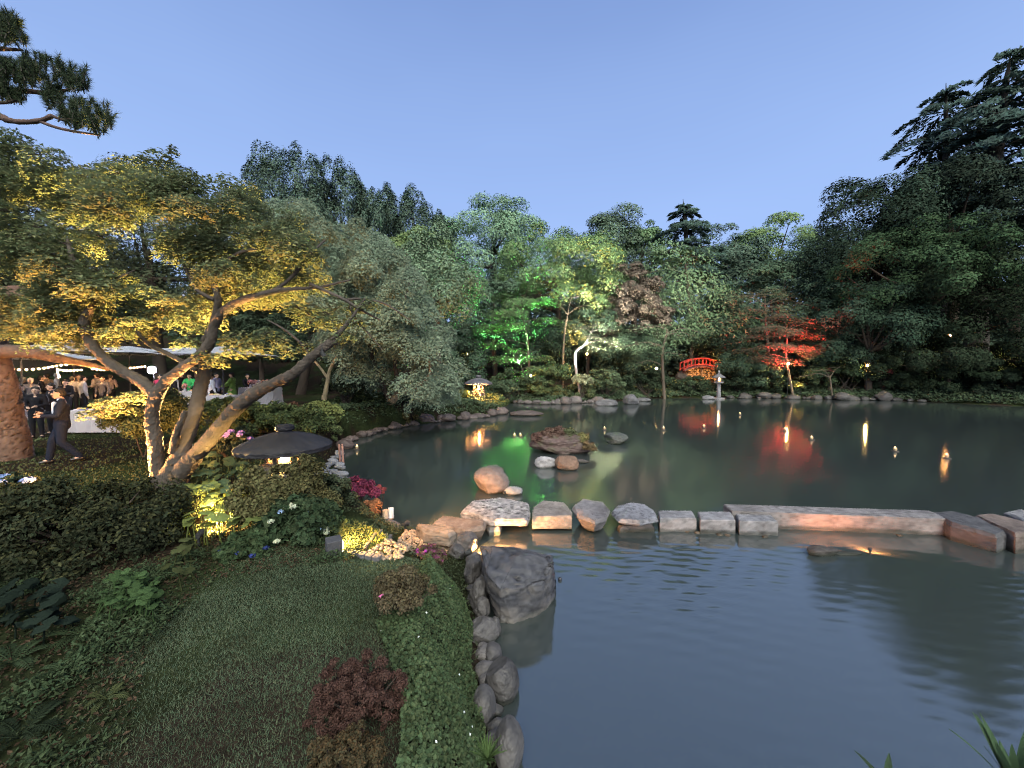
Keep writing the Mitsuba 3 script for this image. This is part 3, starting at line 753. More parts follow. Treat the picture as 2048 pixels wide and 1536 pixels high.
rng = np.random.default_rng(300)
MAPLE = thing('maple_tree', 'big foreground maple with three leaning trunks, its leaves lit gold from below', 'tree')
limb(MAPLE, [(345, 1010, 6.45, 40), (345, 965, 6.5, 34), (350, 935, 6.5, 26), (356, 905, 6.55, 12)], 'trunk', seed=1)
limb(MAPLE, [(327, 1000, 6.42, 20), (315, 940, 6.5, 17), (310, 880, 6.5, 16), (304, 835, 6.5, 15), (312, 795, 6.5, 16), (330, 765, 6.5, 13), (362, 738, 6.5, 12), (398, 712, 6.5, 12), (420, 684, 6.5, 12), (430, 640, 6.5, 10), (436, 600, 6.6, 8), (425, 560, 6.8, 6), (400, 510, 7, 4)], 'stem', seed=2)
limb(MAPLE, [(356, 930, 6.5, 22), (372, 880, 6.6, 17), (388, 830, 6.7, 15), (400, 780, 6.8, 15), (411, 735, 6.85, 14), (405, 700, 6.85, 12), (420, 670, 6.7, 11), (432, 645, 6.55, 9)], 'stem', seed=3)
limb(MAPLE, [(362, 945, 6.45, 24), (390, 912, 6.4, 20), (428, 868, 6.3, 18), (462, 828, 6.2, 17), (500, 793, 6.1, 17), (545, 768, 6.0, 14), (585, 748, 5.9, 13), (622, 715, 5.9, 12), (655, 690, 5.9, 10), (672, 682, 5.9, 8)], 'stem', seed=4)
limb(MAPLE, [(312, 795, 6.5, 13), (285, 765, 6.5, 14), (250, 745, 6.5, 13), (218, 725, 6.5, 12), (192, 700, 6.5, 11), (178, 675, 6.5, 12), (168, 648, 6.5, 11), (182, 615, 6.5, 9), (186, 585, 6.6, 8), (165, 560, 6.8, 8), (148, 530, 7, 6), (135, 480, 7.2, 4)], seed=5)
limb(MAPLE, [(395, 742, 6.8, 7), (362, 722, 6.8, 6), (330, 705, 6.8, 5.5), (300, 690, 6.8, 5), (278, 668, 6.8, 4), (262, 645, 6.8, 3)], seed=6)
limb(MAPLE, [(428, 650, 6.5, 11), (450, 620, 6.4, 10), (485, 600, 6.3, 9), (520, 590, 6.2, 8), (552, 582, 6.2, 7), (590, 578, 6.2, 5), (640, 574, 6.3, 3.5), (700, 560, 6.4, 2)], seed=7)
limb(MAPLE, [(540, 586, 6.2, 5), (575, 562, 6.3, 4), (600, 535, 6.4, 5), (625, 505, 6.6, 3.5), (650, 480, 6.8, 2)], seed=8)
limb(MAPLE, [(620, 568, 6.2, 4.5), (652, 582, 6.1, 4), (690, 600, 6.1, 4), (722, 620, 6.1, 3.5), (760, 640, 6.2, 2)], seed=9)
limb(MAPLE, [(690, 600, 6.1, 3.5), (720, 598, 6.2, 3), (770, 608, 6.3, 2.5), (820, 640, 6.4, 1.5)], seed=10)
limb(MAPLE, [(700, 612, 6.1, 3), (712, 640, 6.1, 3), (735, 665, 6.1, 2), (765, 700, 6.2, 1.2)], seed=11)
limb(MAPLE, [(186, 590, 6.6, 6), (205, 572, 6.6, 5), (238, 555, 6.5, 3), (270, 540, 6.5, 1.5)], seed=12)
limb(MAPLE, [(430, 600, 6.6, 6), (395, 580, 6.7, 4), (375, 545, 6.9, 4), (355, 500, 7.1, 4), (340, 440, 7.3, 3), (330, 380, 7.5, 2)], seed=13)
limb(MAPLE, [(425, 560, 6.8, 4), (455, 520, 6.7, 4), (500, 500, 6.7, 4), (560, 500, 6.7, 3), (600, 470, 6.9, 2)], seed=14)
limb(MAPLE, [(622, 718, 5.9, 4), (605, 690, 5.9, 3), (570, 660, 5.9, 2.5), (535, 640, 6, 1.5)], seed=15)
limb(MAPLE, [(655, 690, 5.9, 7), (682, 662, 5.9, 6), (706, 632, 5.95, 4), (730, 596, 6.0, 2)], seed=17)
limb(MAPLE, [(345, 905, 6.45, 10), (352, 868, 6.4, 8), (366, 835, 6.4, 7), (370, 822, 6.4, 6)], 'cut_stub', seed=16)
CROWN_A = shapely.Polygon([(0, 250), (60, 262), (110, 285), (190, 305), (250, 300), (330, 295), (380, 318), (440, 335), (500, 362), (545, 372), (590, 410), (615, 450), (640, 500), (655, 560), (650, 610), (665, 640), (690, 690), (660, 655), (600, 640), (560, 655), (480, 610), (430, 640), (330, 660), (240, 690), (140, 700), (60, 690), (0, 665), (-80, 640), (-80, 260)])
HOLES = shapely.union_all([shapely.Polygon([(205, 478), (262, 425), (300, 440), (330, 500), (395, 548), (340, 575), (270, 545), (225, 520)]), shapely.Polygon([(30, 408), (95, 395), (105, 425), (60, 440)]),
                           shapely.Polygon([(455, 610), (560, 618), (570, 690), (480, 700), (430, 660)])])
pads = []
while len(pads) < 172:
    x, y = rng.uniform(-80, 815), rng.uniform(250, 720)
    p = shapely.Point(x, y)
    if not CROWN_A.buffer(-16).contains(p) or HOLES.distance(p) < 14:
        continue
    D = rng.uniform(6.1, 9.0) + 0.6 * (y < 380) - .4 * (x > 600)
    r = rng.uniform(34, 62)
    e = max(CROWN_A.exterior.distance(p), 18)
    hh = HOLES.distance(p)
    r = min(r, e * 1.1 + 12, hh * 1.0 + 12)
    pads.append((at(x, y, D), rad(r, D), rad(r * .85, D), .17 + rad(r, D) * .16, .5 * rad(r, D), rng.uniform(-.6, .6)))
for x, y, D, r in [(480, 672, 6.2, 38), (505, 690, 6.1, 34), (465, 700, 6.3, 30), (590, 612, 6.2, 28), (632, 640, 6.1, 30), (650, 625, 6.2, 26), (375, 682, 6.6, 30), (410, 708, 6.5, 28), (432, 720, 6.5, 24), (390, 655, 6.8, 24), (345, 640, 6.9, 24), (575, 700, 6, 20), (610, 690, 5.95, 20), (560, 680, 6.05, 24), (535, 665, 6.1, 28), (690, 668, 5.95, 26), (712, 640, 6.0, 28), (735, 606, 6.1, 28), (672, 640, 6.1, 26), (700, 612, 6.2, 28),
                   (220, 800, 6.7, 34), (265, 790, 6.6, 34), (190, 822, 6.8, 28), (240, 815, 6.8, 24), (290, 785, 6.6, 22), (340, 345, 7.6, 14), (345, 300, 7.6, 13), (335, 318, 7.6, 12), (230, 545, 6.6, 36), (290, 575, 6.5, 40), (345, 595, 6.4, 38), (150, 650, 6.5, 44), (100, 660, 6.6, 40), (80, 620, 6.7, 44), (230, 660, 6.5, 36), (270, 640, 6.4, 32)]:
    pads.append((at(x, y, D), rad(r, D), rad(r * .85, D), .10, .45 * rad(r, D), rng.uniform(-.5, .5)))
C, N, A, tn = pad_points(rng, pads, 7600)
keep = rng.random(len(C)) < min(1, 150000 / len(C))
C, N, A, tn = C[keep], N[keep], A[keep], tn[keep]
L = .064 * rng.uniform(.6, 1.3, len(C))
put('crown', leaf_mesh(C, N, L, L * .72, rng, A, tri=True), 'leaf', leaf_col((.145, .170, .090), len(C), 3, rng, tn, .2, .15), MAPLE)
parts = []
for c, r, ry, th, dr_, az in pads:
    a0 = rng.uniform(0, 6.28)
    for k in range(3):
        a = a0 + k * 2.1
        e = c + np.array([math.cos(a) * r * .8, math.sin(a) * ry * .8, -.25 * dr_])
        parts.append(tube([c - [math.cos(a0) * r * .5, math.sin(a0) * ry * .5, .06], c + rng.normal(0, .03, 3), e], [.009, .006, .0025], 4, 3))
v, f = join(*parts)
put('twigs', (v, f), 'matte', (.05, .036, .028), MAPLE, kind='stuff')

# the waterside maple, farther along the bank
rng = np.random.default_rng(310)
MB = thing('maple_tree', 'grey-green waterside maple hanging over the pond, short trunk lit orange', 'tree')
limb(MB, [(772, 832, 20.5, 10), (782, 806, 20.5, 8), (795, 790, 20.4, 7), (812, 781, 20.3, 6), (832, 775, 20.2, 4), (860, 745, 20, 3), (850, 680, 20, 2.5)], 'trunk', (.2, .15, .10), seed=21)
limb(MB, [(782, 806, 20.5, 6), (760, 760, 20.6, 5), (740, 690, 20.4, 4), (755, 600, 20, 3), (740, 520, 19.8, 2)], seed=22)
limb(MB, [(800, 786, 20.4, 5), (790, 720, 20, 4), (800, 640, 19.6, 3), (820, 560, 19.5, 2)], seed=23)
for pts in ([(648, 800, 17.5, 5), (655, 765, 17.5, 4), (660, 740, 17.5, 3.5), (672, 715, 17.4, 2.5), (690, 690, 17.2, 2)], [(658, 760, 17.5, 3), (640, 735, 17.5, 2.4), (622, 715, 17.4, 1.6)]):
    limb(MB, pts, 'limb', (.2, .16, .10), seed=24)
CROWN_B = shapely.Polygon([(520, 540), (500, 440), (520, 390), (560, 372), (600, 392), (650, 396), (720, 430), (790, 465), (850, 545), (870, 590), (905, 650), (935, 705), (920, 745), (905, 790), (880, 812), (840, 800), (790, 770), (740, 770), (690, 740), (650, 720), (610, 700), (640, 640), (600, 590)])
pads = []
while len(pads) < 150:
    x, y = rng.uniform(500, 940), rng.uniform(375, 815)
    p = shapely.Point(x, y)
    if not CROWN_B.buffer(-12).contains(p):
        continue
    D = rng.uniform(15.5, 21.5)
    r = min(rng.uniform(24, 46), CROWN_B.exterior.distance(p) + 16)
    pads.append((at(x, y, D), rad(r, D), rad(r * .9, D), .34, 1.0 * rad(r, D), rng.uniform(-.6, .6)))
C, N, A, tn = pad_points(rng, pads, 1700, lean=.1)
keep = rng.random(len(C)) < min(1, 130000 / len(C))
C, N, A, tn = C[keep], N[keep], A[keep], tn[keep]
L = .118 * rng.uniform(.6, 1.3, len(C))
put('crown', leaf_mesh(C, N, L, L * .68, rng, A, tri=True), 'leaf', leaf_col((.175, .225, .16), len(C), 3, rng, tn, .18, .08), MB, normals=np.repeat(unit(N * .8 + [0, -.3, .2]), 3, 0))

# the old pine at the left edge: trunk, lit limbs, and the needle tufts against the sky
PINE = thing('pine_tree', 'old pine at the left edge with plated bark and needle boughs against the sky', 'tree')
PB = (.085, .058, .045)
v, f = tube([at(18, 935, 9.4), at(11, 868, 9.4), at(4, 800, 9.4), at(-6, 740, 9.4), at(-22, 660, 9.4), at(-60, 480, 9.3), at(-110, 250, 9.0), at(-130, 60, 8.6), at(-150, -120, 8.4)], [.44, .36, .31, .26, .25, .22, .17, .11, .02], 64, 34, .10, 31)
n = trimesh.Trimesh(v, f, process=False).vertex_normals
plate = np.clip(.05 - np.abs(nfbm(v * [11, 11, 6], 2, seed=31) - .5), 0, 1) / .05
v = v + n * (.022 * nfbm(v * 30, seed=33) - .026 * plate)[:, None]
put('trunk', (v, f), 'bark', bark_col(v, PB, 31) * (1.25 - .8 * plate)[:, None], PINE, smooth=True)
limb(PINE, [(-30, 705, 9.3, 14), (20, 702, 9.2, 13), (70, 706, 9.1, 11), (120, 718, 9, 9), (165, 726, 9, 6), (215, 738, 9, 3)], seed=32, col=(.15, .10, .075))
limb(PINE, [(-40, 590, 9.3, 9), (20, 580, 9.2, 8), (80, 578, 9.1, 6), (130, 573, 9, 4)], seed=33, col=(.17, .10, .075))
limb(PINE, [(-40, 572, 9.3, 9), (40, 590, 9, 8), (90, 600, 8.8, 7), (135, 608, 8.6, 5), (180, 612, 8.4, 3)], seed=34, col=(.17, .10, .075))
BOUGHS = [[(-60, 205, 8.2, 9), (0, 233, 8, 7), (30, 243, 7.9, 6), (75, 242, 7.8, 5.5), (105, 232, 7.7, 5)], [(78, 242, 7.8, 4), (110, 254, 7.7, 3.5), (150, 263, 7.6, 3), (200, 270, 7.5, 2)], [(104, 232, 7.7, 4), (130, 240, 7.6, 3), (165, 235, 7.6, 2)],
          [(-60, 190, 8.4, 6), (0, 180, 8.2, 5), (50, 182, 8.1, 4.5), (105, 186, 8, 4), (150, 175, 7.9, 2)], [(-50, 100, 8.4, 5), (0, 98, 8.2, 4), (45, 100, 8.1, 2)], [(-50, 205, 8.2, 4), (10, 205, 8.1, 3), (50, 198, 8, 2)]]
for k, b in enumerate(BOUGHS):
    limb(PINE, b, 'bough', (.085, .055, .045), 7, 40 + k)
rng = np.random.default_rng(320)
tufts = []
for poly, cnt, d0 in [([(110, 235), (160, 210), (200, 225), (238, 250), (205, 275), (150, 262)], 70, 7.6), ([(-20, 140), (30, 120), (100, 125), (150, 150), (165, 185), (110, 190), (20, 175), (-20, 170)], 120, 8.0), ([(-20, 45), (20, 40), (50, 70), (55, 95), (-20, 95)], 70, 8.2), ([(-20, 180), (30, 185), (55, 195), (40, 208), (-20, 205)], 40, 8.1), ([(140, 180), (170, 150), (178, 165), (180, 190)], 14, 7.9), ([(85, 225), (95, 195), (115, 190), (130, 215)], 16, 7.8), ([(-330, -60), (-150, -200), (-10, -60), (-60, 30), (-250, 40)], 110, 8.5), ([(-420, 120), (-200, 60), (-60, 120), (-80, 190), (-330, 200)], 90, 8.7)]:
    poly = shapely.Polygon(poly)
    x0, y0, x1, y1 = poly.bounds
    while cnt:
        p = rng.uniform([x0, y0], [x1, y1])
        if poly.contains(shapely.Point(p)):
            tufts.append(at(p[0], p[1], d0 + rng.uniform(-.35, .35))); cnt -= 1
tufts = np.array(tufts)
parts, Cs, As = [], [], []
for q in tufts:
    up = unit(np.array([rng.normal(0, .3), rng.normal(0, .3), 1]))
    ln = rng.uniform(.12, .30)
    parts.append(tube([q - up * .05, q + up * ln], [.011, .006], 4, 2))
    m = 95
    s = rng.random(m)
    d = unit(up * rng.uniform(.25, 1.1, m)[:, None] + 0.75 * rng.normal(size=(m, 3)))
    Cs.append(q + up * (s * ln)[:, None] + d * .055); As.append(d)
C, A = np.vstack(Cs), np.vstack(As)
put('needles', leaf_mesh(C, np.cross(A, rng.normal(size=A.shape)), .125, .011, rng, A, tri=True), 'far_leaf', leaf_col((.040, .055, .032), len(C), 3, rng), PINE)
v, f = join(*parts)
put('shoots', (v, f), 'matte', (.045, .04, .03), PINE, kind='stuff')

# ------------------------------------------------------------------ stones of the crossing
GREY, BROWN, PALE, DARKST = (.30, .29, .28), (.30, .215, .165), (.46, .43, .41), (.15, .145, .15)


def slab(label, top_px, z, depth, col, seed, inset=.05, taper=0.0, size=.035, rough=.012, name='stepping_stone', dark=.5, speck=.6, cat='stone', soften=2, moss=0):
    P = np.array([gp(x, y, z) for x, y in top_px])
    c = P.mean(0)
    out = P + unit(P - c) * inset
    low = c + (out - c) * (1 - taper)
    pts = np.vstack([P, out - [0, 0, inset * 1.1], low - [0, 0, depth]])
    pts[:len(P), 2] += np.random.default_rng(seed).uniform(-.02, .02, len(P))
    v, f = hull_rock(pts, seed, size, rough, soften, 4)
    t = thing(name, label, cat)
    k = t
    scene[k] = mikit.ply((v, f), 'rock', smooth=True, color=np.clip(stone_col(v, col, seed, dark, speck, moss), 0, 1))
    return k


slab('flat brown stepping stone next to the pebble path', [(868, 1046), (886, 1031), (925, 1034), (968, 1042), (966, 1052), (930, 1060)], .27, .30, (.34, .27, .225), 401, taper=.25)
slab('big pale six-sided stepping stone with a rough pitted top', [(926, 1020), (948, 1002), (1000, 994), (1054, 1004), (1056, 1022), (1050, 1036), (985, 1036), (958, 1029)], .30, .13, (.50, .46, .45), 402, speck=1.3, rough=.022, dark=.35)
slab('small grey wedge stone under the edge of the six-sided slab', [(972, 1044), (990, 1040), (1000, 1046), (998, 1054), (980, 1056)], .14, .2, GREY, 403)
slab('stepping stone with a straight orange-lit front, third in the row', [(1066, 1022), (1070, 1012), (1086, 1000), (1128, 1005), (1142, 1022), (1142, 1030), (1066, 1030)], .30, .26, (.40, .35, .32), 404, inset=.025)
slab('pointed grey stepping stone tapering down to the water, fourth in the row', [(1148, 1014), (1166, 997), (1204, 1005), (1215, 1018), (1210, 1034), (1190, 1040), (1160, 1030)], .32, .30, (.31, .29, .30), 405, taper=.4, rough=.03)
slab('round flat stepping stone with a dark overhanging rim, fifth in the row', [(1226, 1022), (1236, 1010), (1262, 1006), (1288, 1008), (1306, 1022), (1312, 1036), (1280, 1042), (1240, 1038)], .27, .12, (.36, .36, .40), 406, taper=.2, speck=1.1)
slab('dark prop stone beneath the round stepping stone', [(1240, 1046), (1300, 1044), (1304, 1050), (1244, 1052)], .12, .3, DARKST, 407)


def beam(label, far_l, far_r, near_r, near_l, z, h, col, seed, name='stone_block'):
    """A dressed stone block: four top corners at pixels."""
    P = np.array([gp(*q, z) for q in (far_l, far_r, near_r, near_l)])
    c = P.mean(0)
    P2 = c + (P - c) * (1 - .02 / np.linalg.norm(P - c, axis=1, keepdims=True))
    pts = np.vstack([P2 + [0, 0, .0], P - [0, 0, .02], P - [0, 0, h]])
    h_ = trimesh.convex.convex_hull(pts)
    m = finer(np.array(h_.vertices), np.array(h_.faces), .075)
    v = np.array(m.vertices)
    v = v + m.vertex_normals * (.016 * (nfbm(v * 7 + seed, seed=seed) - .5))[:, None]
    t = thing(name, label, 'stone')
    scene[t] = mikit.ply(trimesh.graph.smooth_shade(trimesh.Trimesh(v, m.faces, process=False), angle=.6, facet_minarea=None), 'rock', smooth=True,
                         color=np.clip(stone_col(np.array(trimesh.graph.smooth_shade(trimesh.Trimesh(v, m.faces, process=False), angle=.6, facet_minarea=None).vertices), col, seed, .45, .7), 0, 1))
    return t


BL = (.37, .36, .375)
beam('first of three square cut blocks, next to the round stepping stone', (1316, 1021), (1384, 1021), (1393, 1036), (1320, 1036), .26, .32, BL, 410)
beam('middle one of the three square cut blocks in the water', (1395, 1023), (1462, 1023), (1471, 1040), (1401, 1040), .26, .34, BL, 411)
beam('last of three square cut blocks, against the long stone beam', (1471, 1027), (1540, 1027), (1557, 1043), (1479, 1042), .26, .36, BL, 412)
beam('long straight stone beam bridging the pond, reddish front', (1447, 1008), (1860, 1021), (1899, 1038), (1464, 1022), .31, .34, (.33, .305, .30), 413, 'stone_beam')
slab('dark slab at the right end of the long stone beam', [(1868, 1024), (1905, 1022), (1960, 1036), (2010, 1060), (1990, 1068), (1905, 1046)], .30, .34, (.15, .145, .15), 414)
slab('brown stone beyond the dark slab at the right edge', [(1955, 1030), (1985, 1028), (2060, 1048), (2070, 1062), (2030, 1066), (1990, 1048)], .33, .36, (.30, .23, .19), 415)
slab('last grey stone of the crossing at the right edge', [(2015, 1022), (2040, 1018), (2110, 1030), (2120, 1044), (2060, 1040)], .33, .4, (.34, .33, .33), 416)
PEB = ['pebble under the first square cut block', 'pebble at the right corner of the first cut block', 'pebble under the middle cut block', 'pebble at the gap before the last cut block', 'pebble under the last cut block', 'pebble at the foot of the round stepping stone', 'pebble at the foot of the long stone beam']
rng = np.random.default_rng(420)
for k, (x, y) in enumerate([(1375, 1063), (1395, 1066), (1440, 1070), (1455, 1071), (1530, 1074), (1300, 1058), (1800, 1071)]):
    p = gp(x, y)
    v, f = blob_rock(p, (.06, .045, .03), 420 + k, 2)
    key = numbered('pebble')
    tag(key, PEB[k], 'stone', 'small stones at the foot of the blocks')
    scene[key] = mikit.ply((v, f), 'rock', smooth=True, color=np.clip(stone_col(v, BROWN, k), 0, 1))


def boulder(label, px, py, rx, ry, rz, col, seed, name='boulder', sub=4, z=0.0, cuts=6, rough=.16, dark=.5, speck=.6, moss=0, Y=None):
    """px, py: where its foot meets the water or ground at height z; rx, ry, rz half extents in pixels there."""
    p = gp(px, py, z)
    D = p[1]
    r = (rad(rx, D), rad(ry, D), rad(rz, D))
    v, f = blob_rock(p + [0, r[1] * .5, r[2] * .55], r, seed, sub, rough, cuts)
    key = thing(name, label, 'rock')
    scene[key] = mikit.ply((v, f), 'rock', smooth=True, color=np.clip(stone_col(v, col, seed, dark, speck, moss), 0, 1))
    return key


# the big boulder by the ivy bank
BB = [gp(962, 1095, .62), gp(985, 1092, .72), gp(1035, 1110, .74), gp(1090, 1112, .66), gp(1106, 1135, .55), gp(975, 1150, .60), gp(1000, 1178, .52), gp(1085, 1170, .42)]
BBL = [gp(968, 1150, .0), gp(1000, 1232, .02), gp(1045, 1236, .0), gp(1085, 1215, .0), gp(1112, 1180, .06), gp(1110, 1160, .2), gp(1105, 1110, 0), gp(1000, 1110, 0)]
v, f = hull_rock(np.vstack([BB, BBL, np.array(BBL) - [0, 0, .35]]), 430, .033, .03, 1, 2.0)
n = trimesh.Trimesh(v, f, process=False).vertex_normals
q = v @ np.array([[.82, .35, .25], [-.5, .8, .1], [-.2, -.2, .95]])
strata = nfbm(q * [1.6, 2.2, 15], seed=77) - .5
crack = np.clip(.028 - np.abs(nfbm(q * [2.2, 3.4, 5.5] + 3, seed=78) - .5), 0, 1) / .028 * np.clip((nfbm(v * 2.1 + 4, seed=79) - .42) * 6, 0, 1)
v = v + n * (.055 * strata + .03 * (nfbm(v * 9, seed=80) - .5) - .03 * crack)[:, None]
key = thing('boulder', 'big dark boulder with a slanting cracked top standing in the water by the ivy bank', 'rock')
c = stone_col(v, (.118, .118, .134), 430, .5, .9) * (1 - .5 * crack)[:, None]
n = trimesh.Trimesh(v, f, process=False).vertex_normals
pale = (np.clip((.25 - n[:, 2]) * 2.5, 0, 1) * np.clip((nfbm(v * 3, seed=8) - .42) * 5, 0, 1))[:, None] * .7
scene[key] = mikit.ply((v, f), 'rock', smooth=True, color=np.clip(c * (1 - pale) + np.array([.15, .135, .125]) * pale, 0, 1))
boulder('heart-shaped boulder in the pond, lit orange from below', 983, 986, 38, 34, 34, (.26, .215, .205), 431, rough=.14, cuts=4)
boulder('small smooth grey stone beside the orange-lit boulder', 1027, 990, 19, 14, 10, (.40, .39, .40), 432, sub=3, cuts=2, rough=.1)
boulder('largest rock of the islet, reddish brown and rough with grass in its cracks', 1126, 908, 60, 34, 28, (.20, .13, .115), 433, sub=5, cuts=4, rough=.3, moss=.3)
boulder('white-topped stone at the front of the islet', 1092, 936, 22, 16, 15, (.55, .53, .54), 434, sub=4)
boulder('brown boulder right of the white stone at the islet', 1136, 940, 25, 20, 19, (.28, .18, .125), 435, sub=4)
boulder('thin flat stone at the right side of the islet', 1164, 926, 14, 9, 4, (.25, .2, .17), 436, sub=3)
boulder('dark mossy rock in the pond right of the islet', 1235, 888, 25, 18, 15, (.12, .13, .115), 437, sub=4, rough=.3, moss=.5)
boulder('low dark driftwood-like rock just breaking the surface below the long beam', 1650, 1112, 32, 14, 11, (.10, .085, .075), 438, rough=.3)
boulder('thin tail of rock breaking the surface beside the low dark rock', 1700, 1110, 32, 7, 4, (.13, .115, .105), 439, rough=.3, sub=3)
boulder('flat brown rock off the point of the left bank', 1052, 832, 34, 14, 7, (.17, .13, .115), 440, sub=3)
boulder('pointed grey rock off the far bank, middle of three', 1265, 809, 17, 12, 14, (.22, .215, .225), 441, sub=3)
boulder('low grey rock off the far bank, left of the pointed one', 1215, 812, 24, 12, 9, (.25, .245, .255), 442, sub=3)
boulder('flat grey rock off the far bank, right of the pointed one', 1288, 803, 15, 9, 5, (.25, .245, .25), 443, sub=3)
boulder('pale flat rock at the foot of the tall stone lantern', 1418, 799, 13, 8, 5, (.38, .37, .38), 444, sub=3)
boulder('brown boulder standing in the curved bank edging', 850, 846, 19, 14, 13, (.22, .16, .14), 445, sub=3)
ITOP = gp(1126, 908)
rng = np.random.default_rng(446)
for k in range(6):
    q = ITOP + [rng.uniform(-.75, .8), rng.uniform(.0, .5), 0]
    shrub(['dry heathery tuft on the islet, leftmost', 'dry heathery tuft on the islet, second from the left', 'dry tuft at the crown of the islet', 'green tuft at the crown of the islet', 'yellowish tuft at the right of the islet', 'small dry tuft low on the right of the islet'][k],
          1078 + 20 * k, [880, 872, 868, 870, 880, 896][k], [13.75, 13.85, 13.9, 13.9, 13.8, 13.35][k], [13, 15, 16, 15, 15, 12][k], [12, 13, 13, 12, 13, 10][k], [(.10, .06, .05), (.11, .07, .055), (.12, .075, .06), (.075, .085, .045), (.13, .12, .05), (.12, .09, .05)][k], 447 + k, n=1500, leaf=.07, name='heather_tuft', n_clump=18, twigs=False, clump=.5)
v, f = ball(gp(1120, 1158, .015), .028, 2)
tag(put('float', (v, f), 'satin', (.03, .03, .035), smooth=True), 'small dark round float on the water beside the big boulder', 'float')
# bank rocks at the near lawn
boulder('pair stone, larger one, at the water below the ivy', 965, 1292, 30, 34, 30, (0.166, 0.155, 0.151), 450, sub=4)
boulder('pair stone, smaller one, at the water below the ivy', 989, 1276, 13, 18, 24, (0.158, 0.148, 0.144), 451, sub=3)
boulder('round boulder with white streaks down its top at the foot of the ivy', 1004, 1400, 36, 44, 42, (.13, .122, .12), 452, sub=5, rough=.1, cuts=2)
boulder('tall rounded rock at the edge of the ivy below the streaked boulder', 966, 1448, 26, 40, 36, (0.173, 0.162, 0.158), 453, sub=4, rough=.1)
boulder('smooth rounded rock at the bottom edge beside the water', 1018, 1560, 34, 50, 66, (0.187, 0.176, 0.173), 454, sub=4, rough=.08, cuts=2)
boulder('low rock between the pair stones and the streaked boulder', 985, 1328, 20, 26, 20, (.16, .15, .15), 455, sub=3)
for k, (x, y, rx, ry, rz, lab) in enumerate([(945, 1165, 22, 30, 34, 'upright bank rock behind the big boulder'), (958, 1215, 20, 34, 34, 'bank rock left of the big boulder'), (948, 1135, 16, 16, 18, 'small round bank rock at the top of the ivy'), (968, 1150, 12, 16, 16, 'small dark rock wedged behind the big boulder'),
                                            (925, 1103, 30, 24, 24, 'rounded bank rock below the pebble path'), (935, 1078, 18, 14, 14, 'round rock at the end of the pebble path'), (965, 1240, 16, 20, 26, 'bank rock just above the pair stones'), (912, 1120, 18, 16, 18, 'dark bank rock beside the azalea on the path corner')]):
    boulder(lab, x, y, rx, ry, rz, (.17, .158, .155), 460 + k, sub=4, z=.05, cuts=9, rough=.24)

# stone edging of the banks: many stones, each a part
def edging(label, px, seed, col, step, r, name='stone_edging', z=0.02):
    g = np.random.default_rng(seed)
    t = thing(name, label, 'edging')
    line = shapely.LineString([gp(*q)[:2] for q in px])
    s = 0.0
    while s < line.length:
        q = line.interpolate(s)
        w = r * g.choice([.4, .6, .85, 1.1, 1.5])
        rr = (w, w * g.uniform(.6, 1.0), w * g.uniform(.45, .95))
        v, f = blob_rock((q.x + g.normal(0, .1 * r), q.y + g.normal(0, .4 * r), z + rr[2] * g.uniform(.1, .6)), rr, int(g.integers(1, 9999)), 2)
        put('stone', (v, f), 'rock', stone_col(v, np.array(col) * g.uniform(.7, 1.25), seed, .4, .5), t, smooth=True)
        s += w * 2 * g.uniform(.55, .95) * step
    return t


edging('low edging of reddish stones along the curved left bank', [(683, 900), (700, 884), (730, 872), (765, 862), (800, 855), (832, 850)], 470, (.22, .165, .15), 1, .26)
edging('edging of round stones along the point below the far stone lantern', [(868, 846), (900, 842), (940, 838), (975, 834), (1012, 826)], 471, (.23, .18, .165), 1, .33)
edging('pile of rounded stones along the far bank below the bushes', [(1030, 806), (1060, 808), (1095, 809), (1130, 808), (1170, 806), (1200, 805)], 472, (.22, .19, .18), 1, .42)
edging('line of low dark stones along the far right bank', [(1460, 797), (1530, 797), (1600, 798), (1680, 800), (1760, 801), (1850, 804)], 473, (.12, .11, .105), 1, .5)

edging('rubble of small stones wedged between the bank rocks below the ivy', [(1002, 1500), (972, 1360), (962, 1250), (944, 1180), (948, 1118)], 474, (.19, .175, .17), .8, .085)

# pale stones of the little beach
g = np.random.default_rng(480)
BEACH = thing('pebble_beach', None, None, kind='structure')
quad = shapely.Polygon([(612, 915), (650, 900), (684, 905), (690, 950), (705, 990), (690, 1010), (650, 1000), (630, 950)])
for k in range(95):
    while True:
        x, y = g.uniform(605, 712), g.uniform(898, 1012)
        if quad.contains(shapely.Point(x, y)):
            break
    p = gp(x, y, .12)
    zz = max(gz(p[0], p[1])[0], -.02)
    p = gp(x, y, zz)
    w = g.uniform(.07, .2)
    v, f = blob_rock((p[0], p[1], max(gz(p[0], p[1])[0], 0) + w * .25), (w, w * .8, w * .5), 480 + k, 2, cuts=2)
    put('stone', (v, f), 'rock', stone_col(v, np.array([.48, .48, .50]) * g.uniform(.75, 1.2), k, .3, .4), BEACH, smooth=True)

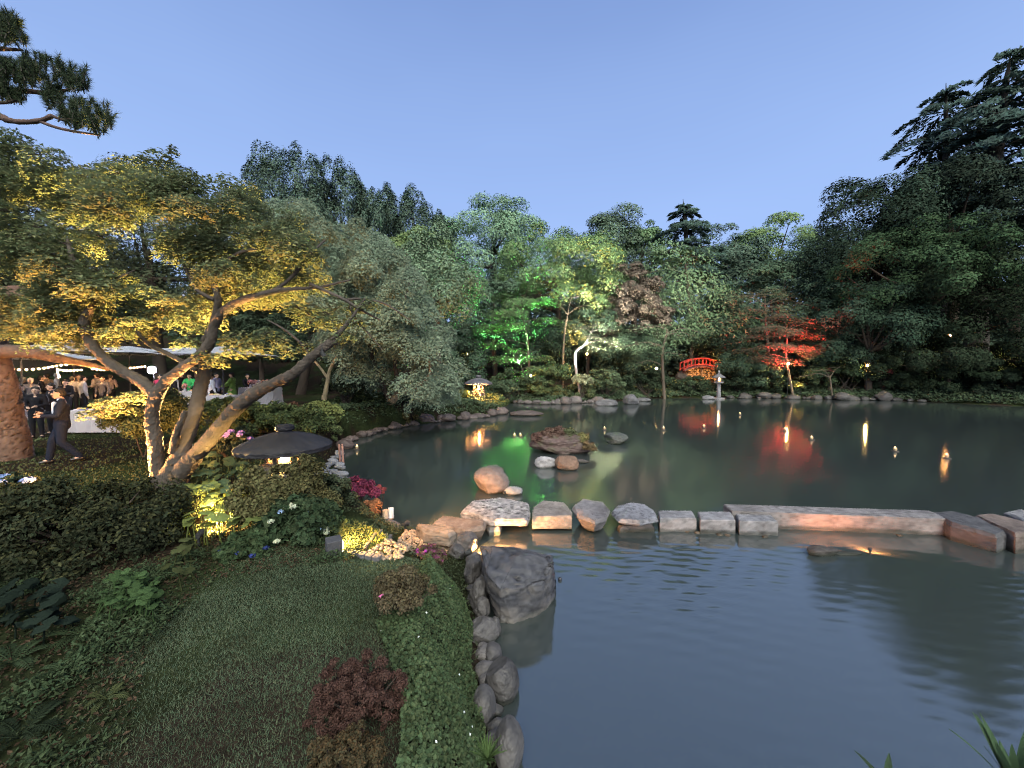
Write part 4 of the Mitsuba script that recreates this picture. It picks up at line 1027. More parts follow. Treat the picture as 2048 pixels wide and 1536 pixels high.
# ------------------------------------------------------------------ pebble path, ivy, lawn
PATH = shapely.Polygon([gg(x, y)[:2] for x, y in [(732, 1110), (770, 1086), (812, 1064), (850, 1056), (905, 1070), (938, 1084), (925, 1098), (880, 1112), (800, 1122), (765, 1124)]])
g = np.random.default_rng(500)
x0, y0, x1, y1 = PATH.bounds
pts = g.uniform([x0, y0], [x1, y1], (5200, 2))
pts = pts[shapely.contains_xy(PATH, pts[:, 0], pts[:, 1])][:1500]
zs = gz(pts[:, 0], pts[:, 1])
ico = trimesh.creation.icosphere(subdivisions=1)
iv, if_ = np.array(ico.vertices), np.array(ico.faces)
r = g.uniform(.014, .032, len(pts))
V = iv[None] * (r[:, None, None] * g.uniform(.7, 1.15, (len(pts), 1, 3)) * [1, 1, .7]) + np.column_stack([pts, np.maximum(zs, .05) + r * .35 + g.uniform(0, .012, len(pts))])[:, None]
PP = thing('pebble_path', None, None, kind='structure')
put('pebbles', (V.reshape(-1, 3), (if_[None] + np.arange(len(pts))[:, None, None] * len(iv)).reshape(-1, 3)), 'rock',
    np.repeat(np.array([.25, .185, .125]) * g.uniform(.6, 1.3, (len(pts), 1)), len(iv), 0), PP, smooth=True, kind='stuff')
for a, b, w, col in [((728, 1108), (782, 1080), .05, (.09, .08, .075)), ((762, 1124), (690, 1110), .08, (.10, .095, .10))]:
    p, q = gg(*a), gg(*b)
    p[2] = q[2] = 0
    n_t = 5
    for k in range(n_t):
        m = p + (q - p) * (k + .5) / n_t
        d = q - p
        put('edge_tile', box(m[0], m[1], gz(m[0], m[1])[0] + .02, np.linalg.norm(d) / n_t - .012, w, .07, math.atan2(d[1], d[0]), .006), 'matte', col, PP)
for k, (poly, z) in enumerate([([(836, 1050), (866, 1049), (908, 1060), (895, 1068), (855, 1060)], .38)]):
    slab('flat lit edging slab between the pebble path and the first stepping stone', poly, z, .2, (.40, .33, .27), 501 + k, name='edging_slab', rough=.02)
slab('dark grey flat rock at the water by the paper lanterns', [(705, 1042), (730, 1030), (770, 1032), (800, 1048), (795, 1060), (740, 1056)], .26, .3, (.17, .17, .185), 505, name='flat_rock', rough=.03)

IVY = shapely.Polygon([gp(x, y, z)[:2] for x, y, z in [(862, 1128, .7), (905, 1118, .55), (925, 1150, .5), (940, 1205, .45), (935, 1265, .45), (950, 1330, .4), (962, 1400, .4), (965, 1480, .4), (1000, 1560, .35), (900, 1640, .75), (800, 1600, .82), (815, 1500, .82), (812, 1400, .82), (790, 1330, .82), (760, 1260, .82), (800, 1230, .8), (835, 1180, .78)]]).buffer(.03)
x0, y0, x1, y1 = IVY.bounds
pts = g.uniform([x0, y0], [x1, y1], (60000, 2))
pts = pts[shapely.contains_xy(IVY, pts[:, 0], pts[:, 1])][:19000]
zs = gz(pts[:, 0], pts[:, 1])
hump = .05 + .10 * nfbm(np.column_stack([pts * 4, zs]), seed=3)
C = np.column_stack([pts, np.maximum(zs, .1) + hump * g.uniform(.35, 1.05, len(pts))])
N = unit(np.array([.25, -.25, 1.0]) + .55 * g.normal(size=(len(pts), 3)))
L = .030 * g.uniform(.6, 1.35, len(pts))
put('ivy', leaf_mesh(C, N, L, L * .85, g, fold=.06), 'leaf', leaf_col((.072, .102, .050), len(pts), 4, g, .5 + 1.0 * nfbm(np.column_stack([pts * 6, zs]), seed=9), .35), label='glossy ivy ground cover sloping from the lawn to the bank rocks', cat='ivy', kind='stuff')
m = g.choice(len(C), 15)
put('ivy_blossom', leaf_mesh(C[m] + [0, 0, .03], N[m], .022, .020, g), 'far_leaf', (.6, .62, .58), label='tiny pale blossoms scattered over the ivy', cat='blossoms', kind='stuff')


def blades(poly, n, h, w, col, seed, lab, name='grass', var=.35, patch=True):
    g = np.random.default_rng(seed)
    x0, y0, x1, y1 = poly.bounds
    pts = g.uniform([x0, y0], [x1, y1], (int(n * 2.2), 2))
    ok = shapely.contains_xy(poly, pts[:, 0], pts[:, 1]) & (g.random(len(pts)) < np.clip(2.6 / np.maximum(pts[:, 1], .5), .05, 1) * 2)
    pts = pts[ok][:n]
    if patch:
        k = nfbm(np.column_stack([pts * 1.1, pts[:, 0] * 0]), seed=5)
        thin = smooth01(-1.3, -2.6, pts[:, 0] + .25 * pts[:, 1] - .2) * .8
        pts = pts[g.random(len(pts)) > np.clip((k - .52) * 3, 0, .7) + thin * (k > .42)]
    z = gz(pts[:, 0], pts[:, 1])
    k = len(pts)
    a = g.uniform(0, 6.28, k)
    b = np.column_stack([pts, z])
    hh = h * g.uniform(.5, 1.4, k)
    ww = w * np.clip(pts[:, 1] / 3.0, .8, 3)
    s = np.column_stack([np.cos(a), np.sin(a), a * 0]) * ww[:, None]
    tip = b + np.column_stack([g.normal(0, .55, k) * hh, g.normal(0, .55, k) * hh, hh])
    v = np.stack([b - s, b + s, tip], 1).reshape(-1, 3)
    tone = .55 + .9 * nfbm(np.column_stack([pts * 2.3, pts[:, 0] * 0]), seed=11)
    return put(name, (v, np.arange(3 * k).reshape(-1, 3)), 'far_leaf', leaf_col(col, k, 3, g, tone, var, .2), label=lab, cat='grass', kind='stuff')


LAWN = shapely.Polygon([gp(x, y, .82)[:2] for x, y in [(120, 1800), (0, 1536), (90, 1330), (240, 1225), (330, 1165), (380, 1120), (520, 1100), (690, 1105), (800, 1120), (840, 1130), (800, 1190), (760, 1280), (790, 1400), (800, 1560), (780, 1800)]])
LAWN = LAWN.buffer(.1)
blades(LAWN, 130000, .017, .0028, (.068, .090, .055), 510, 'short lawn grass in the foreground between the hedge and the ivy')
BED = shapely.Polygon([gp(x, y, .82)[:2] for x, y in [(-500, 1700), (-300, 1150), (330, 1120), (420, 1085), (520, 1095), (700, 1060), (700, 1110), (420, 1150), (340, 1215), (250, 1300), (180, 1536), (200, 1800)]]).buffer(.15)
g = np.random.default_rng(515)
x0, y0, x1, y1 = BED.bounds
pts = g.uniform([x0, y0], [x1, y1], (60000, 2))
pts = pts[shapely.contains_xy(BED, pts[:, 0], pts[:, 1])][:15000]
zs = gz(pts[:, 0], pts[:, 1])
N = unit(np.array([0, -.1, 1.0]) + .5 * g.normal(size=(len(pts), 3)))
L = .032 * g.uniform(.4, 1.4, len(pts))
c = np.where(g.random((len(pts), 1)) < .55, [.050, .034, .022], [.034, .044, .022]) * g.uniform(.4, 1.5, (len(pts), 1))
put('leaf_litter', leaf_mesh(np.column_stack([pts, zs + .008 + .02 * g.random(len(pts))]), N, L, L * .55, g, fold=.12), 'far_leaf', np.repeat(c, 4, 0), label='fallen leaves and litter on the bare soil of the left bed', cat='leaf litter', kind='stuff')
k = nfbm(np.column_stack([pts * 1.6, zs]), seed=21) > .54
q = np.repeat(np.column_stack([pts, zs])[k], 4, 0)
C = q + np.column_stack([g.normal(0, .03, (len(q), 2)), g.uniform(.015, .10, len(q))])
N = unit(np.array([0, -.2, .8]) + .6 * g.normal(size=(len(q), 3)))
L = .034 * g.uniform(.5, 1.4, len(q))
put('weeds', leaf_mesh(C, N, L, L * .45, g, tri=True), 'far_leaf', leaf_col((.036, .052, .026), len(q), 3, g, None, .4), label='low weeds sprouting in patches of the left bed', cat='weeds', kind='stuff')
BANKG = POND.buffer(1.5).difference(POND.buffer(.02)).intersection(shapely.box(-4.6, 1.2, .6, 9.0)).difference(LAWN).difference(PATH.buffer(.05))
x0, y0, x1, y1 = BANKG.bounds
pts = g.uniform([x0, y0], [x1, y1], (40000, 2))
pts = pts[shapely.contains_xy(BANKG, pts[:, 0], pts[:, 1])][:11000]
zs = gz(pts[:, 0], pts[:, 1])
C = np.column_stack([pts, zs + g.uniform(.01, .07, len(pts))])
L = .036 * g.uniform(.5, 1.3, len(pts))
put('bank_moss', leaf_mesh(C, unit(np.array([.4, -.3, .8]) + .6 * g.normal(size=C.shape)), L, L * .5, g, tri=True), 'far_leaf', leaf_col((.04, .05, .028), len(pts), 3, g, None, .4), label='moss and small ferns on the steep bank between ivy and bank rocks', cat='moss', kind='stuff')
LAWN2 = shapely.Polygon([(-14, 7), (-6.2, 6.4), (-5.0, 9), (-5.5, 13.5), (-16, 16)])
blades(LAWN2, 14000, .04, .006, (.06, .07, .034), 511, 'lawn grass around the walking man by the party', patch=False)
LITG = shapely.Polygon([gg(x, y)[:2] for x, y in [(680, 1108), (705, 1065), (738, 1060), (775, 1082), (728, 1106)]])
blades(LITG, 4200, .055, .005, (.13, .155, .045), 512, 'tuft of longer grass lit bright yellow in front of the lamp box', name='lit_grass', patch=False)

# ------------------------------------------------------------------ broad-leaved plants of the bed
def round_leaf(c, n, r, yaw, cup=.18):
    """A kidney-shaped leaf with a notch, ribs and a drooping rim."""
    k = 15
    a = np.linspace(.25, 2 * np.pi - .25, k) + yaw
    n = unit(n)
    e = unit(np.cross(n, [math.cos(yaw), math.sin(yaw), .1]))
    h = np.cross(n, e)
    wav = 1 + .10 * np.cos(5 * (a - yaw)) + .04 * np.sin(11 * a)
    mid = c + .55 * r * (np.cos(a)[:, None] * h + np.sin(a)[:, None] * e) * wav[:, None] + n * (.03 * r * np.cos(7 * a))[:, None]
    rim = c + r * (np.cos(a)[:, None] * h + np.sin(a)[:, None] * e) * wav[:, None] - n * (cup * r * (1 + .4 * np.cos(7 * a)))[:, None]
    v = np.vstack([c - n * .08 * r, mid, rim])
    i = np.arange(k - 1)
    f = np.vstack([np.stack([i * 0, 1 + i, 2 + i], 1), np.stack([1 + i, 1 + k + i, 2 + k + i], 1), np.stack([1 + i, 2 + k + i, 2 + i], 1)])
    return v, f


def leaf_bed(label, spots, col, seed, h=(.18, .5), r=(.08, .15), name='butterbur', base_z=None):
    g = np.random.default_rng(seed)
    t = thing(name, label, 'plant')
    stems = []
    for x, y, D in spots:
        p = at(x, y, D)
        z0 = gz(p[0], p[1])[0]
        nrm = unit([g.normal(0, .35), -.25 + g.normal(0, .35), 1])
        rr = g.uniform(*r)
        v, f = round_leaf(p, nrm, rr, g.uniform(0, 6.28))
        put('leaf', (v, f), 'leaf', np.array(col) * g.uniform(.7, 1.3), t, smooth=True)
        b = np.array([p[0] + g.normal(0, .05), p[1] + g.normal(0, .05), z0 - .02])
        stems.append(tube([b, (b + p) / 2 + g.normal(0, .015, 3), p - nrm * .08 * rr], [.008, .006, .004], 5, 3))
    v, f = join(*stems)
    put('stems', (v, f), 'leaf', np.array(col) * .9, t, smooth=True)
    return t


g = np.random.default_rng(520)
hgt = lambda y, h: (2.18 - g.uniform(*h)) * 770 / (y - 740)
sp = [(g.uniform(362, 512), y, hgt(y, (.18, .42))) for y in g.uniform(962, 1048, 90)]
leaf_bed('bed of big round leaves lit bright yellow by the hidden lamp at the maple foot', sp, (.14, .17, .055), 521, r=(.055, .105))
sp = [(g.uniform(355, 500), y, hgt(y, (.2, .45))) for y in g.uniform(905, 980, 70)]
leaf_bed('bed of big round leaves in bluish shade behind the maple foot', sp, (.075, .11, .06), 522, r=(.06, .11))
sp = [(g.uniform(205, 318), y, hgt(y, (.08, .3))) for y in g.uniform(1140, 1215, 95)]
leaf_bed('fresh green ruffled plant at the right end of the hedge foot', sp, (.05, .085, .034), 523, r=(.028, .05), name='coral_bell')
sp = [(g.uniform(-40, 150), y, hgt(y, (.1, .3))) for y in g.uniform(1165, 1250, 30)]
leaf_bed('dark plant with big leaves in the shade at the left edge', sp, (.016, .024, .018), 524, r=(.05, .085), name='butterbur')
sp = [(g.uniform(330, 400), y, hgt(y, (.1, .3))) for y in g.uniform(1075, 1140, 14)]
leaf_bed('few dim round leaves at the dark foot of the hedge', sp, (.06, .07, .03), 525, r=(.04, .07), name='butterbur')


def fern(label, px, py, n, ln, col, seed, z=.82, name='fern'):
    g = np.random.default_rng(seed)
    t = thing(name, label, 'fern')
    p0 = gp(px, py, z)
    p0[2] = gz(p0[0], p0[1])[0]
    for k in range(n):
        a = 6.28 * k / n + g.uniform(-.4, .4)
        l = ln * g.uniform(.7, 1.2)
        s = np.linspace(0, 1, 16)
        rach = p0 + np.column_stack([math.cos(a) * l * s, math.sin(a) * l * s, l * (1.0 * s - .95 * s ** 2.2) * g.uniform(.7, 1.1)])
        vs = [tube(rach[::3], np.linspace(.004, .0015, len(rach[::3])), 4, 2)]
        tn = unit(np.gradient(rach, axis=0))
        sd = unit(np.cross(tn, [0, 0, 1.0]))
        Cq, Nq, Aq, Lq = [], [], [], []
        for s_ in (-1, 1):
            w = l * .22 * np.sin(np.pi * (s[1:] * .86 + .12))
            d = unit(sd[1:] * s_ + tn[1:] * .55 + [0, 0, -.12])
            Cq.append(rach[1:] + d * w[:, None] * .5); Nq.append(np.cross(d, tn[1:]) * s_ * -1 + [0, 0, .3]); Aq.append(d); Lq.append(w)
        Lq = np.concatenate(Lq)
        vs.append(leaf_mesh(np.vstack(Cq), np.vstack(Nq), Lq, Lq * .30, g, np.vstack(Aq)))
        put('frond', join(*vs), 'leaf', np.array(col) * g.uniform(.7, 1.3), t)
    return t


fern('fern with arching fronds in front of the hedge', 165, 1275, 9, .24, (.042, .062, .030), 530)
fern('lower fern nearer the camera beside the arching one', 130, 1345, 8, .2, (.036, .055, .028), 531)
fern('dark fern at the left edge of the foreground', 25, 1330, 9, .25, (.034, .05, .026), 532)
fern('fern in the darkest corner at the bottom left', 40, 1480, 9, .24, (.024, .034, .02), 533)
fern('small sparse fern on the bare soil', 215, 1400, 6, .14, (.06, .07, .03), 534)


def sword_plant(label, px, py, D, n, ln, w, col, seed, base=None, name='sword_leaf_plant', spread=.8):
    g = np.random.default_rng(seed)
    t = thing(name, label, 'plant')
    p0 = at(px, py, D) if base is None else np.asarray(base, float)
    for k in range(n):
        a = g.uniform(0, 6.28)
        l = ln * g.uniform(.6, 1.15)
        s = np.linspace(0, 1, 7)
        out = spread * g.uniform(.4, 1.1)
        q = p0 + np.column_stack([math.cos(a) * l * out * s, math.sin(a) * l * out * s, l * (s - .35 * out * s ** 2)])
        sd = np.array([-math.sin(a), math.cos(a), 0])
        ww = w * np.sin(np.pi * np.clip(s * .82 + .18, 0, 1)) * .5 + .001
        v = np.vstack([q - sd * ww[:, None], q + sd * ww[:, None], q + [0, 0, -.004]])
        i = np.arange(6)
        f = np.vstack([np.stack([i, i + 1, 14 + i], 1), np.stack([i + 1, 15 + i, 14 + i], 1), np.stack([7 + i, 14 + i, 8 + i], 1), np.stack([8 + i, 14 + i, 15 + i], 1)])
        put('leaf', (v, f), 'leaf', np.array(col) * g.uniform(.7, 1.3), t, smooth=True)
    return t


sword_plant('dark plant with long pointed leaves poking into the bottom right corner', 2035, 1590, 1.75, 40, .29, .034, (.05, .085, .045), 540, spread=.75)
sword_plant('tip of a dark pointed-leaf plant at the bottom edge of the water', 1775, 1575, 1.75, 9, .13, .028, (.045, .07, .04), 541, spread=.9)
sword_plant('grassy clump overhanging the smooth rock at the bottom edge', 975, 1520, 2.35, 60, .13, .007, (.07, .11, .04), 542, name='grass_clump', spread=1.0)
sword_plant('blade-like weeds at the left foreground', 70, 1400, 2.8, 26, .22, .010, (.05, .075, .036), 543, name='grass_clump')

# ------------------------------------------------------------------ lanterns
ST = (.20, .19, .20)


def part(t, name, mesh, col, seed=0, bsdf='rock', smooth=35, stone=True, **k):
    v, f = vf(mesh)
    m = trimesh.Trimesh(v, f, process=False)
    m.merge_vertices()
    if smooth:
        m = trimesh.graph.smooth_shade(m, angle=math.radians(smooth), facet_minarea=None)
    v, f = np.array(m.vertices), np.array(m.faces)
    c = stone_col(v + [0, 0, 1.0], col, seed, .4, .5) if stone else col
    return put(name, (v, f), bsdf, c, t, smooth=bool(smooth), **k)


def snow_lantern(t, c, R, H, col, glow, seed, sides=40):
    """A wide-roofed stone lantern on splayed legs. c: foot centre, R: roof radius, H: height."""
    x, y, z = c
    h = H
    part(t, 'roof', lathe([(.0, .985 * h), (.13 * R, .985 * h), (.16 * R, .955 * h), (.34 * R, .93 * h), (.58 * R, .885 * h), (.80 * R, .82 * h), (.94 * R, .77 * h), (1.0 * R, .735 * h), (.99 * R, .675 * h), (.93 * R, .665 * h), (.45 * R, .70 * h), (.0, .70 * h)], sides, c), col[0], seed)
    part(t, 'finial', lathe([(0, 1.08 * h), (.15 * R, 1.075 * h), (.20 * R, 1.05 * h), (.20 * R, 1.0 * h), (.16 * R, .975 * h), (0, .97 * h)], 24, c), col[0], seed + 1)
    # firebox: six posts, sill and head with open windows
    rb = .40 * R
    part(t, 'firebox_head', lathe([(0, .70 * h), (rb, .70 * h), (rb, .645 * h), (rb * .8, .64 * h), (0, .64 * h)], 6, c, .5), col[1], seed + 2)
    part(t, 'firebox_sill', lathe([(0, .49 * h), (rb * .8, .49 * h), (rb, .485 * h), (rb, .45 * h), (0, .45 * h)], 6, c, .5), col[1], seed + 3)
    for k in range(6):
        a = .5 + k * math.pi / 3
        part(t, 'firebox_post', box(x + .9 * rb * math.cos(a), y + .9 * rb * math.sin(a), z + .565 * h, .22 * rb, .26 * rb, .16 * h, a, .01), col[1], seed + 4)
    part(t, 'platform', lathe([(0, .45 * h), (.50 * R, .45 * h), (.54 * R, .43 * h), (.54 * R, .39 * h), (.42 * R, .36 * h), (0, .36 * h)], 6, c, .5), col[1], seed + 5)
    for k in range(4):
        a = .4 + k * math.pi / 2
        d = np.array([math.cos(a), math.sin(a), 0])
        P = [np.array(c) + d * .22 * R + [0, 0, .38 * h], np.array(c) + d * .40 * R + [0, 0, .22 * h], np.array(c) + d * .42 * R + [0, 0, -.06 * h]]
        part(t, 'leg', tube(P, [.12 * R, .10 * R, .11 * R], 6, 4), col[1], seed + 6)
    if glow:
        v, f = ball((x, y, z + .56 * h), .10 * R, 1)
        put('candle_lamp', (v, f), 'matte', (.9, .8, .6), t, smooth=True, emitter=emit(AMBER, glow, 1.0))


NL = thing('stone_lantern', 'low stone lantern with a very wide dark round roof, half hidden by the golden shrub', 'lantern')
p = at(570, 895, 6.9)
NLC = np.array([p[0], p[1], gz(p[0], p[1])[0]])
HN = (p[2] - NLC[2]) / .70
snow_lantern(NL, NLC, rad(87, 6.9), HN, ((.045, .043, .052), (.40, .34, .28)), 20, 600, 56)
FL = thing('stone_lantern', 'glowing stone lantern with an umbrella-like roof on the point of the left bank', 'lantern')
p = at(957, 768, 27)
FLC = np.array([p[0], p[1], gz(p[0], p[1])[0] + .05])
HF = (p[2] - FLC[2]) / .70
snow_lantern(FL, FLC, rad(28, 27), HF, ((.20, .19, .21), (.42, .36, .30)), 34, 610, 32)
TL = thing('stone_lantern', 'tall slim stone lantern on a post rising from the water near the footbridge', 'lantern')
c = gp(1437, 798, 0)
h = rad(52, c[1])
part(TL, 'base', lathe([(0, .02), (.55, .02), (.60, -.05), (.62, -.4), (0, -.4)], 10, c + [0, 0, .12]), (.34, .33, .34), 620)
part(TL, 'post', lathe([(.0, .55 * h), (.17, .55 * h), (.20, .3 * h), (.21, .0), (0, 0)], 12, c + [0, 0, .1]), (.42, .41, .43), 621)
part(TL, 'platform', lathe([(0, .63 * h), (.50, .63 * h), (.52, .60 * h), (.25, .56 * h), (0, .56 * h)], 6, c + [0, 0, .1]), (.42, .41, .43), 622)
for k in range(4):
    a = k * math.pi / 2 + .5
    part(TL, 'firebox_post', box(c[0] + .24 * math.cos(a), c[1] + .24 * math.sin(a), c[2] + .1 + .71 * h, .12, .12, .16 * h, a, .01), (.40, .37, .36), 623)
part(TL, 'roof', lathe([(0, .98 * h), (.10, .95 * h), (.45, .86 * h), (.72, .80 * h), (.70, .78 * h), (.3, .79 * h), (0, .79 * h)], 6, c + [0, 0, .1]), (.34, .33, .34), 624)
part(TL, 'finial', lathe([(0, 1.08 * h), (.08, 1.05 * h), (.11, 1.0 * h), (.06, .96 * h), (0, .95 * h)], 12, c + [0, 0, .1]), (.42, .41, .43), 625)
v, f = ball(c + [0, 0, .1 + .71 * h], .10, 1)
put('candle_lamp', (v, f), 'matte', (.9, .8, .6), TL, smooth=True, emitter=emit(AMBER, 14, .3))

# ------------------------------------------------------------------ red footbridge
BR = thing('footbridge', 'small arched red footbridge with railings on the wooded slope', 'bridge')
bc, bD = at(1401, 741, 49), 49
half, wide = rad(37, 49), 1.1
zb = bc[2]
arch = lambda s: .62 * (1 - s * s)
RED = (.55, .06, .045)
xs = np.linspace(-1, 1, 15)
for y_ in (-1, 1):
    yy = bc[1] + y_ * wide / 2
    P = lambda dz: [(bc[0] + s * half, yy, zb + arch(s) + dz) for s in xs]
    put('girder', tube(P(-.10), .14, 6, 2), 'satin', (.10, .03, .028), BR, smooth=True)
    for dz, r_ in ((.95, .075), (.18, .06)):
        put('rail', tube(P(dz), r_, 8, 2), 'satin', RED, BR, smooth=True)
    for s in np.linspace(-1, 1, 11):
        big = abs(abs(s) - 1) < .01 or abs(s) < .01
        w = .13 if big else .09
        put('rail_post' if big else 'baluster', box(bc[0] + s * half, yy, zb + arch(s) + .5, w, w, 1.06 if big else .9, 0, .01), 'satin', RED, BR)
for s in np.linspace(-.96, .96, 22):
    put('deck_plank', box(bc[0] + s * half, bc[1], zb + arch(s) + .04, half * 2 / 22 - .02, wide, .05, 0, .006), 'matte', (.16, .06, .045), BR)
put('pier', box(bc[0] + .1, bc[1], zb - 1.2, .16, .5, 3.2, 0, .02), 'matte', (.04, .035, .035), BR)
g = np.random.default_rng(630)
RW = thing('rock_wall', 'rough stone wall glowing amber beneath the red footbridge', 'wall')
for r_ in range(7):
    for k in range(7):
        w = rad(9, 49)
        p = at(1378 + k * 9.5 + (r_ % 2) * 4 + g.normal(0, 1), 757 - r_ * 4.4 if k < 6 else 757 - r_ * 3.4, 49.7 + g.uniform(-.1, .15))
        v, f = blob_rock(p, (w * .62 * g.uniform(.8, 1.2), .3, w * .36 * g.uniform(.8, 1.2)), int(g.integers(9999)), 2)
        put('stone', (v, f), 'rock', stone_col(v, (.34, .27, .20), k, .4, .5), RW, smooth=True)
for k, (x, lab) in enumerate([(1366, 'rock pile carrying the left end of the red footbridge'), (1440, 'rock pile carrying the right end of the red footbridge')]):
    p = at(x, 760, 49)
    v, f = blob_rock(p, (.9, 1.0, 1.25), 640 + k, 3)
    key = thing('boulder', lab, 'rock')
    scene[key] = mikit.ply((v, f), 'rock', smooth=True, color=np.clip(stone_col(v, (.15, .12, .10), k), 0, 1))


# ------------------------------------------------------------------ garden lamps
def fixture(label, c, aim, col, power, cutoff=50, beam=25, name='spotlight', w=1.5, size=.055, box_size=None, inten=None):
    """A ground spotlight: spike, housing, glowing lens, and the beam it throws. c: its place; aim: a point."""
    c, aim = np.asarray(c, float), np.asarray(aim, float)
    t = thing(name, label, 'lamp')
    d = unit(aim - c)
    put('housing', tube([c - d * size * 1.8, c - d * size * .2, c], [size * .6, size * .8, size], 12, 2), 'matte', (.03, .03, .03), t, smooth=40)
    sp_ = c - d * size * 1.2
    hung = c[2] - gz(c[0], c[1])[0] > 1.5
    put('bracket' if hung else 'spike', tube([sp_ + [0, 0, .12], sp_] if hung else [[sp_[0], sp_[1], min(gz(sp_[0], sp_[1])[0] - .15, sp_[2] - .1)], sp_], [.012, .015], 6, 1), 'matte', (.03, .03, .03), t)
    a = unit(np.cross(d, [0, 0, 1.0] if abs(d[2]) < .95 else [1.0, 0, 0]))
    b = np.cross(d, a)
    k = np.arange(14) * 2 * np.pi / 14
    v = np.vstack([c + d * .004, c + d * .004 + size * .8 * (np.cos(k)[:, None] * a + np.sin(k)[:, None] * b)])
    f = np.stack([k.astype(int) * 0, 1 + np.arange(14), 1 + (np.arange(14) + 1) % 14], 1)
    put('lens', (v, f), 'matte', (.9, .9, .85), t, emitter=emit(col, .5, .12))
    o = c + d * .03
    scene[f'{t}_beam'] = {'type': 'spot', 'intensity': {'type': 'rgb', 'value': [x * power for x in col]}, 'cutoff_angle': float(cutoff), 'beam_width': float(beam), 'sampling_weight': float(w),
                          'to_world': T().look_at(origin=o.tolist(), target=aim.tolist(), up=[.1, .2, 1])}
    return t


def garden_lamp(label, px, py, D, glow=60, col=AMBER, h=None, r=.07, w=.45):
    """A small shaded path lamp on a post."""
    c = at(px, py, D)
    g0 = gz(c[0], c[1])[0]
    t = thing('garden_lamp', label, 'lamp')
    put('post', tube([[c[0], c[1] + .02, min(g0, c[2] - .4) - .1], [c[0], c[1] + .02, c[2] + .14]], .022, 6, 1), 'matte', (.03, .028, .025), t, smooth=40)
    put('shade', lathe([(.02, .20), (.08, .18), (.20, .10), (.21, .085), (.17, .10), (.02, .15)], 14, c), 'matte', (.06, .05, .045), t, smooth=40)
    v, f = ball(c, r, 1)
    put('bulb', (v, f), 'matte', (.9, .9, .8), t, smooth=True, emitter=emit(col, glow * .6, w))
    return t

# maple uplights, bank lights, far bank spots
fixture('black ground spotlight among the yellow-lit round leaves', at(404, 1066, 4.75), at(478, 1012, 5.6), GOLD, 9, 44, 30, w=2)
fixture('black ground spotlight hidden behind the hedge left of the big maple', at(222, 978, 6.25), at(250, 640, 7.0), AMBER, 21, 84, 50, w=2.5)
fixture('black ground spotlight on the lawn beside the dark clipped bush', at(322, 866, 10.9), at(250, 500, 8.0), GOLD, 120, 36, 22, w=2.5)
fixture('ground spotlight behind the maple trunks aimed into its right limbs', at(395, 905, 7.6), at(480, 640, 6.5), GOLD, 26, 52, 30, w=2)
fixture('spotlight at the foot of the waterside maple', at(748, 838, 19.5), at(800, 760, 20.3), AMBER, 30, 60, 30, w=1)
fixture('green spotlight at the foot of the green-lit maple', at(1046, 740, 35.2), at(1020, 640, 37.4), (.26, 1.0, .30), 210, 46, 30, w=1.5)
fixture('white spotlight on the gravel by the small pine', at(1150, 752, 34.2), at(1196, 672, 36), (1.0, .95, .78), 200, 40, 24, w=1.5)
fixture('red spotlight under the far maple', at(1600, 752, 37.4), at(1572, 672, 40), (1.0, .06, .06), 68, 48, 34, w=1.5)
fixture('yellow spotlight at the foot of the far maple trunk', at(1600, 782, 39.6), at(1580, 750, 40.2), GOLD, 13, 60, 30, w=.6)
fixture('amber spotlight on the orange trunk behind the small pine', at(1150, 728, 39.5), at(1158, 650, 42), AMBER, 150, 30, 15, w=.8)
fixture('amber spotlight under the red footbridge', at(1405, 762, 47.6), at(1400, 750, 49.6), AMBER, 5, 75, 50, w=1)
fixture('amber spotlight on the left bank aimed at the far stone lantern', at(948, 788, 25.3), at(957, 772, 27), AMBER, 16, 60, 35, w=1)
fixture('low bank spotlight aimed along the stepping stones', gp(940, 1104, .12), gp(1150, 1040, .05), AMBER, 4, 60, 36, w=2)
fixture('low bank spotlight aimed at the heart-shaped boulder', gp(815, 1046, .30), gp(985, 990, -.12), AMBER, 7, 18, 10, w=1, name='spotlight')
fixture('waterline spotlight aimed at the islet stones', gp(1012, 984, .06), gp(1108, 942, -.02), AMBER, 4, 26, 14, w=.6, size=.05)
fixture('waterline spotlight aimed at the long stone beam', gp(1740, 1098, .08), gp(1730, 1055, .12), (1.0, .32, .10), .6, 85, 60, w=.8, size=.03)
fixture('small black spotlight clamped to the right maple limb, shining down on the path', at(648, 712, 5.85), gg(862, 1070), (1.0, .46, .15), 5, 18, 13, w=1.5, size=.045)
# the box lamp beside the pebble path
LB = thing('lamp_box', 'dark square lamp housing throwing yellow light over the grass and pebbles', 'lamp')
lc = gg(668, 1108)
ga = math.atan2(gg(770, 1086)[1] - lc[1], gg(770, 1086)[0] - lc[0])
put('housing', box(lc[0], lc[1], lc[2] + .09, .17, .19, .19, ga, .008), 'matte', (.05, .05, .055), LB)
d = np.array([math.cos(ga), math.sin(ga), 0])
put('lens', box(*(lc + d * .089 + [0, 0, .09]), .006, .15, .13, ga), 'matte', (.9, .9, .8), LB, emitter=emit(GOLD, 8, .3))
scene[f'{LB}_beam'] = {'type': 'spot', 'intensity': {'type': 'rgb', 'value': [.95, .47, .13]}, 'cutoff_angle': 88.0, 'beam_width': 55.0, 'sampling_weight': 2.0,
                       'to_world': T().look_at(origin=(lc + d * .12 + [0, 0, .24]).tolist(), target=(lc + d * 1.0 - [0, 0, .12]).tolist(), up=[0, 0, 1])}

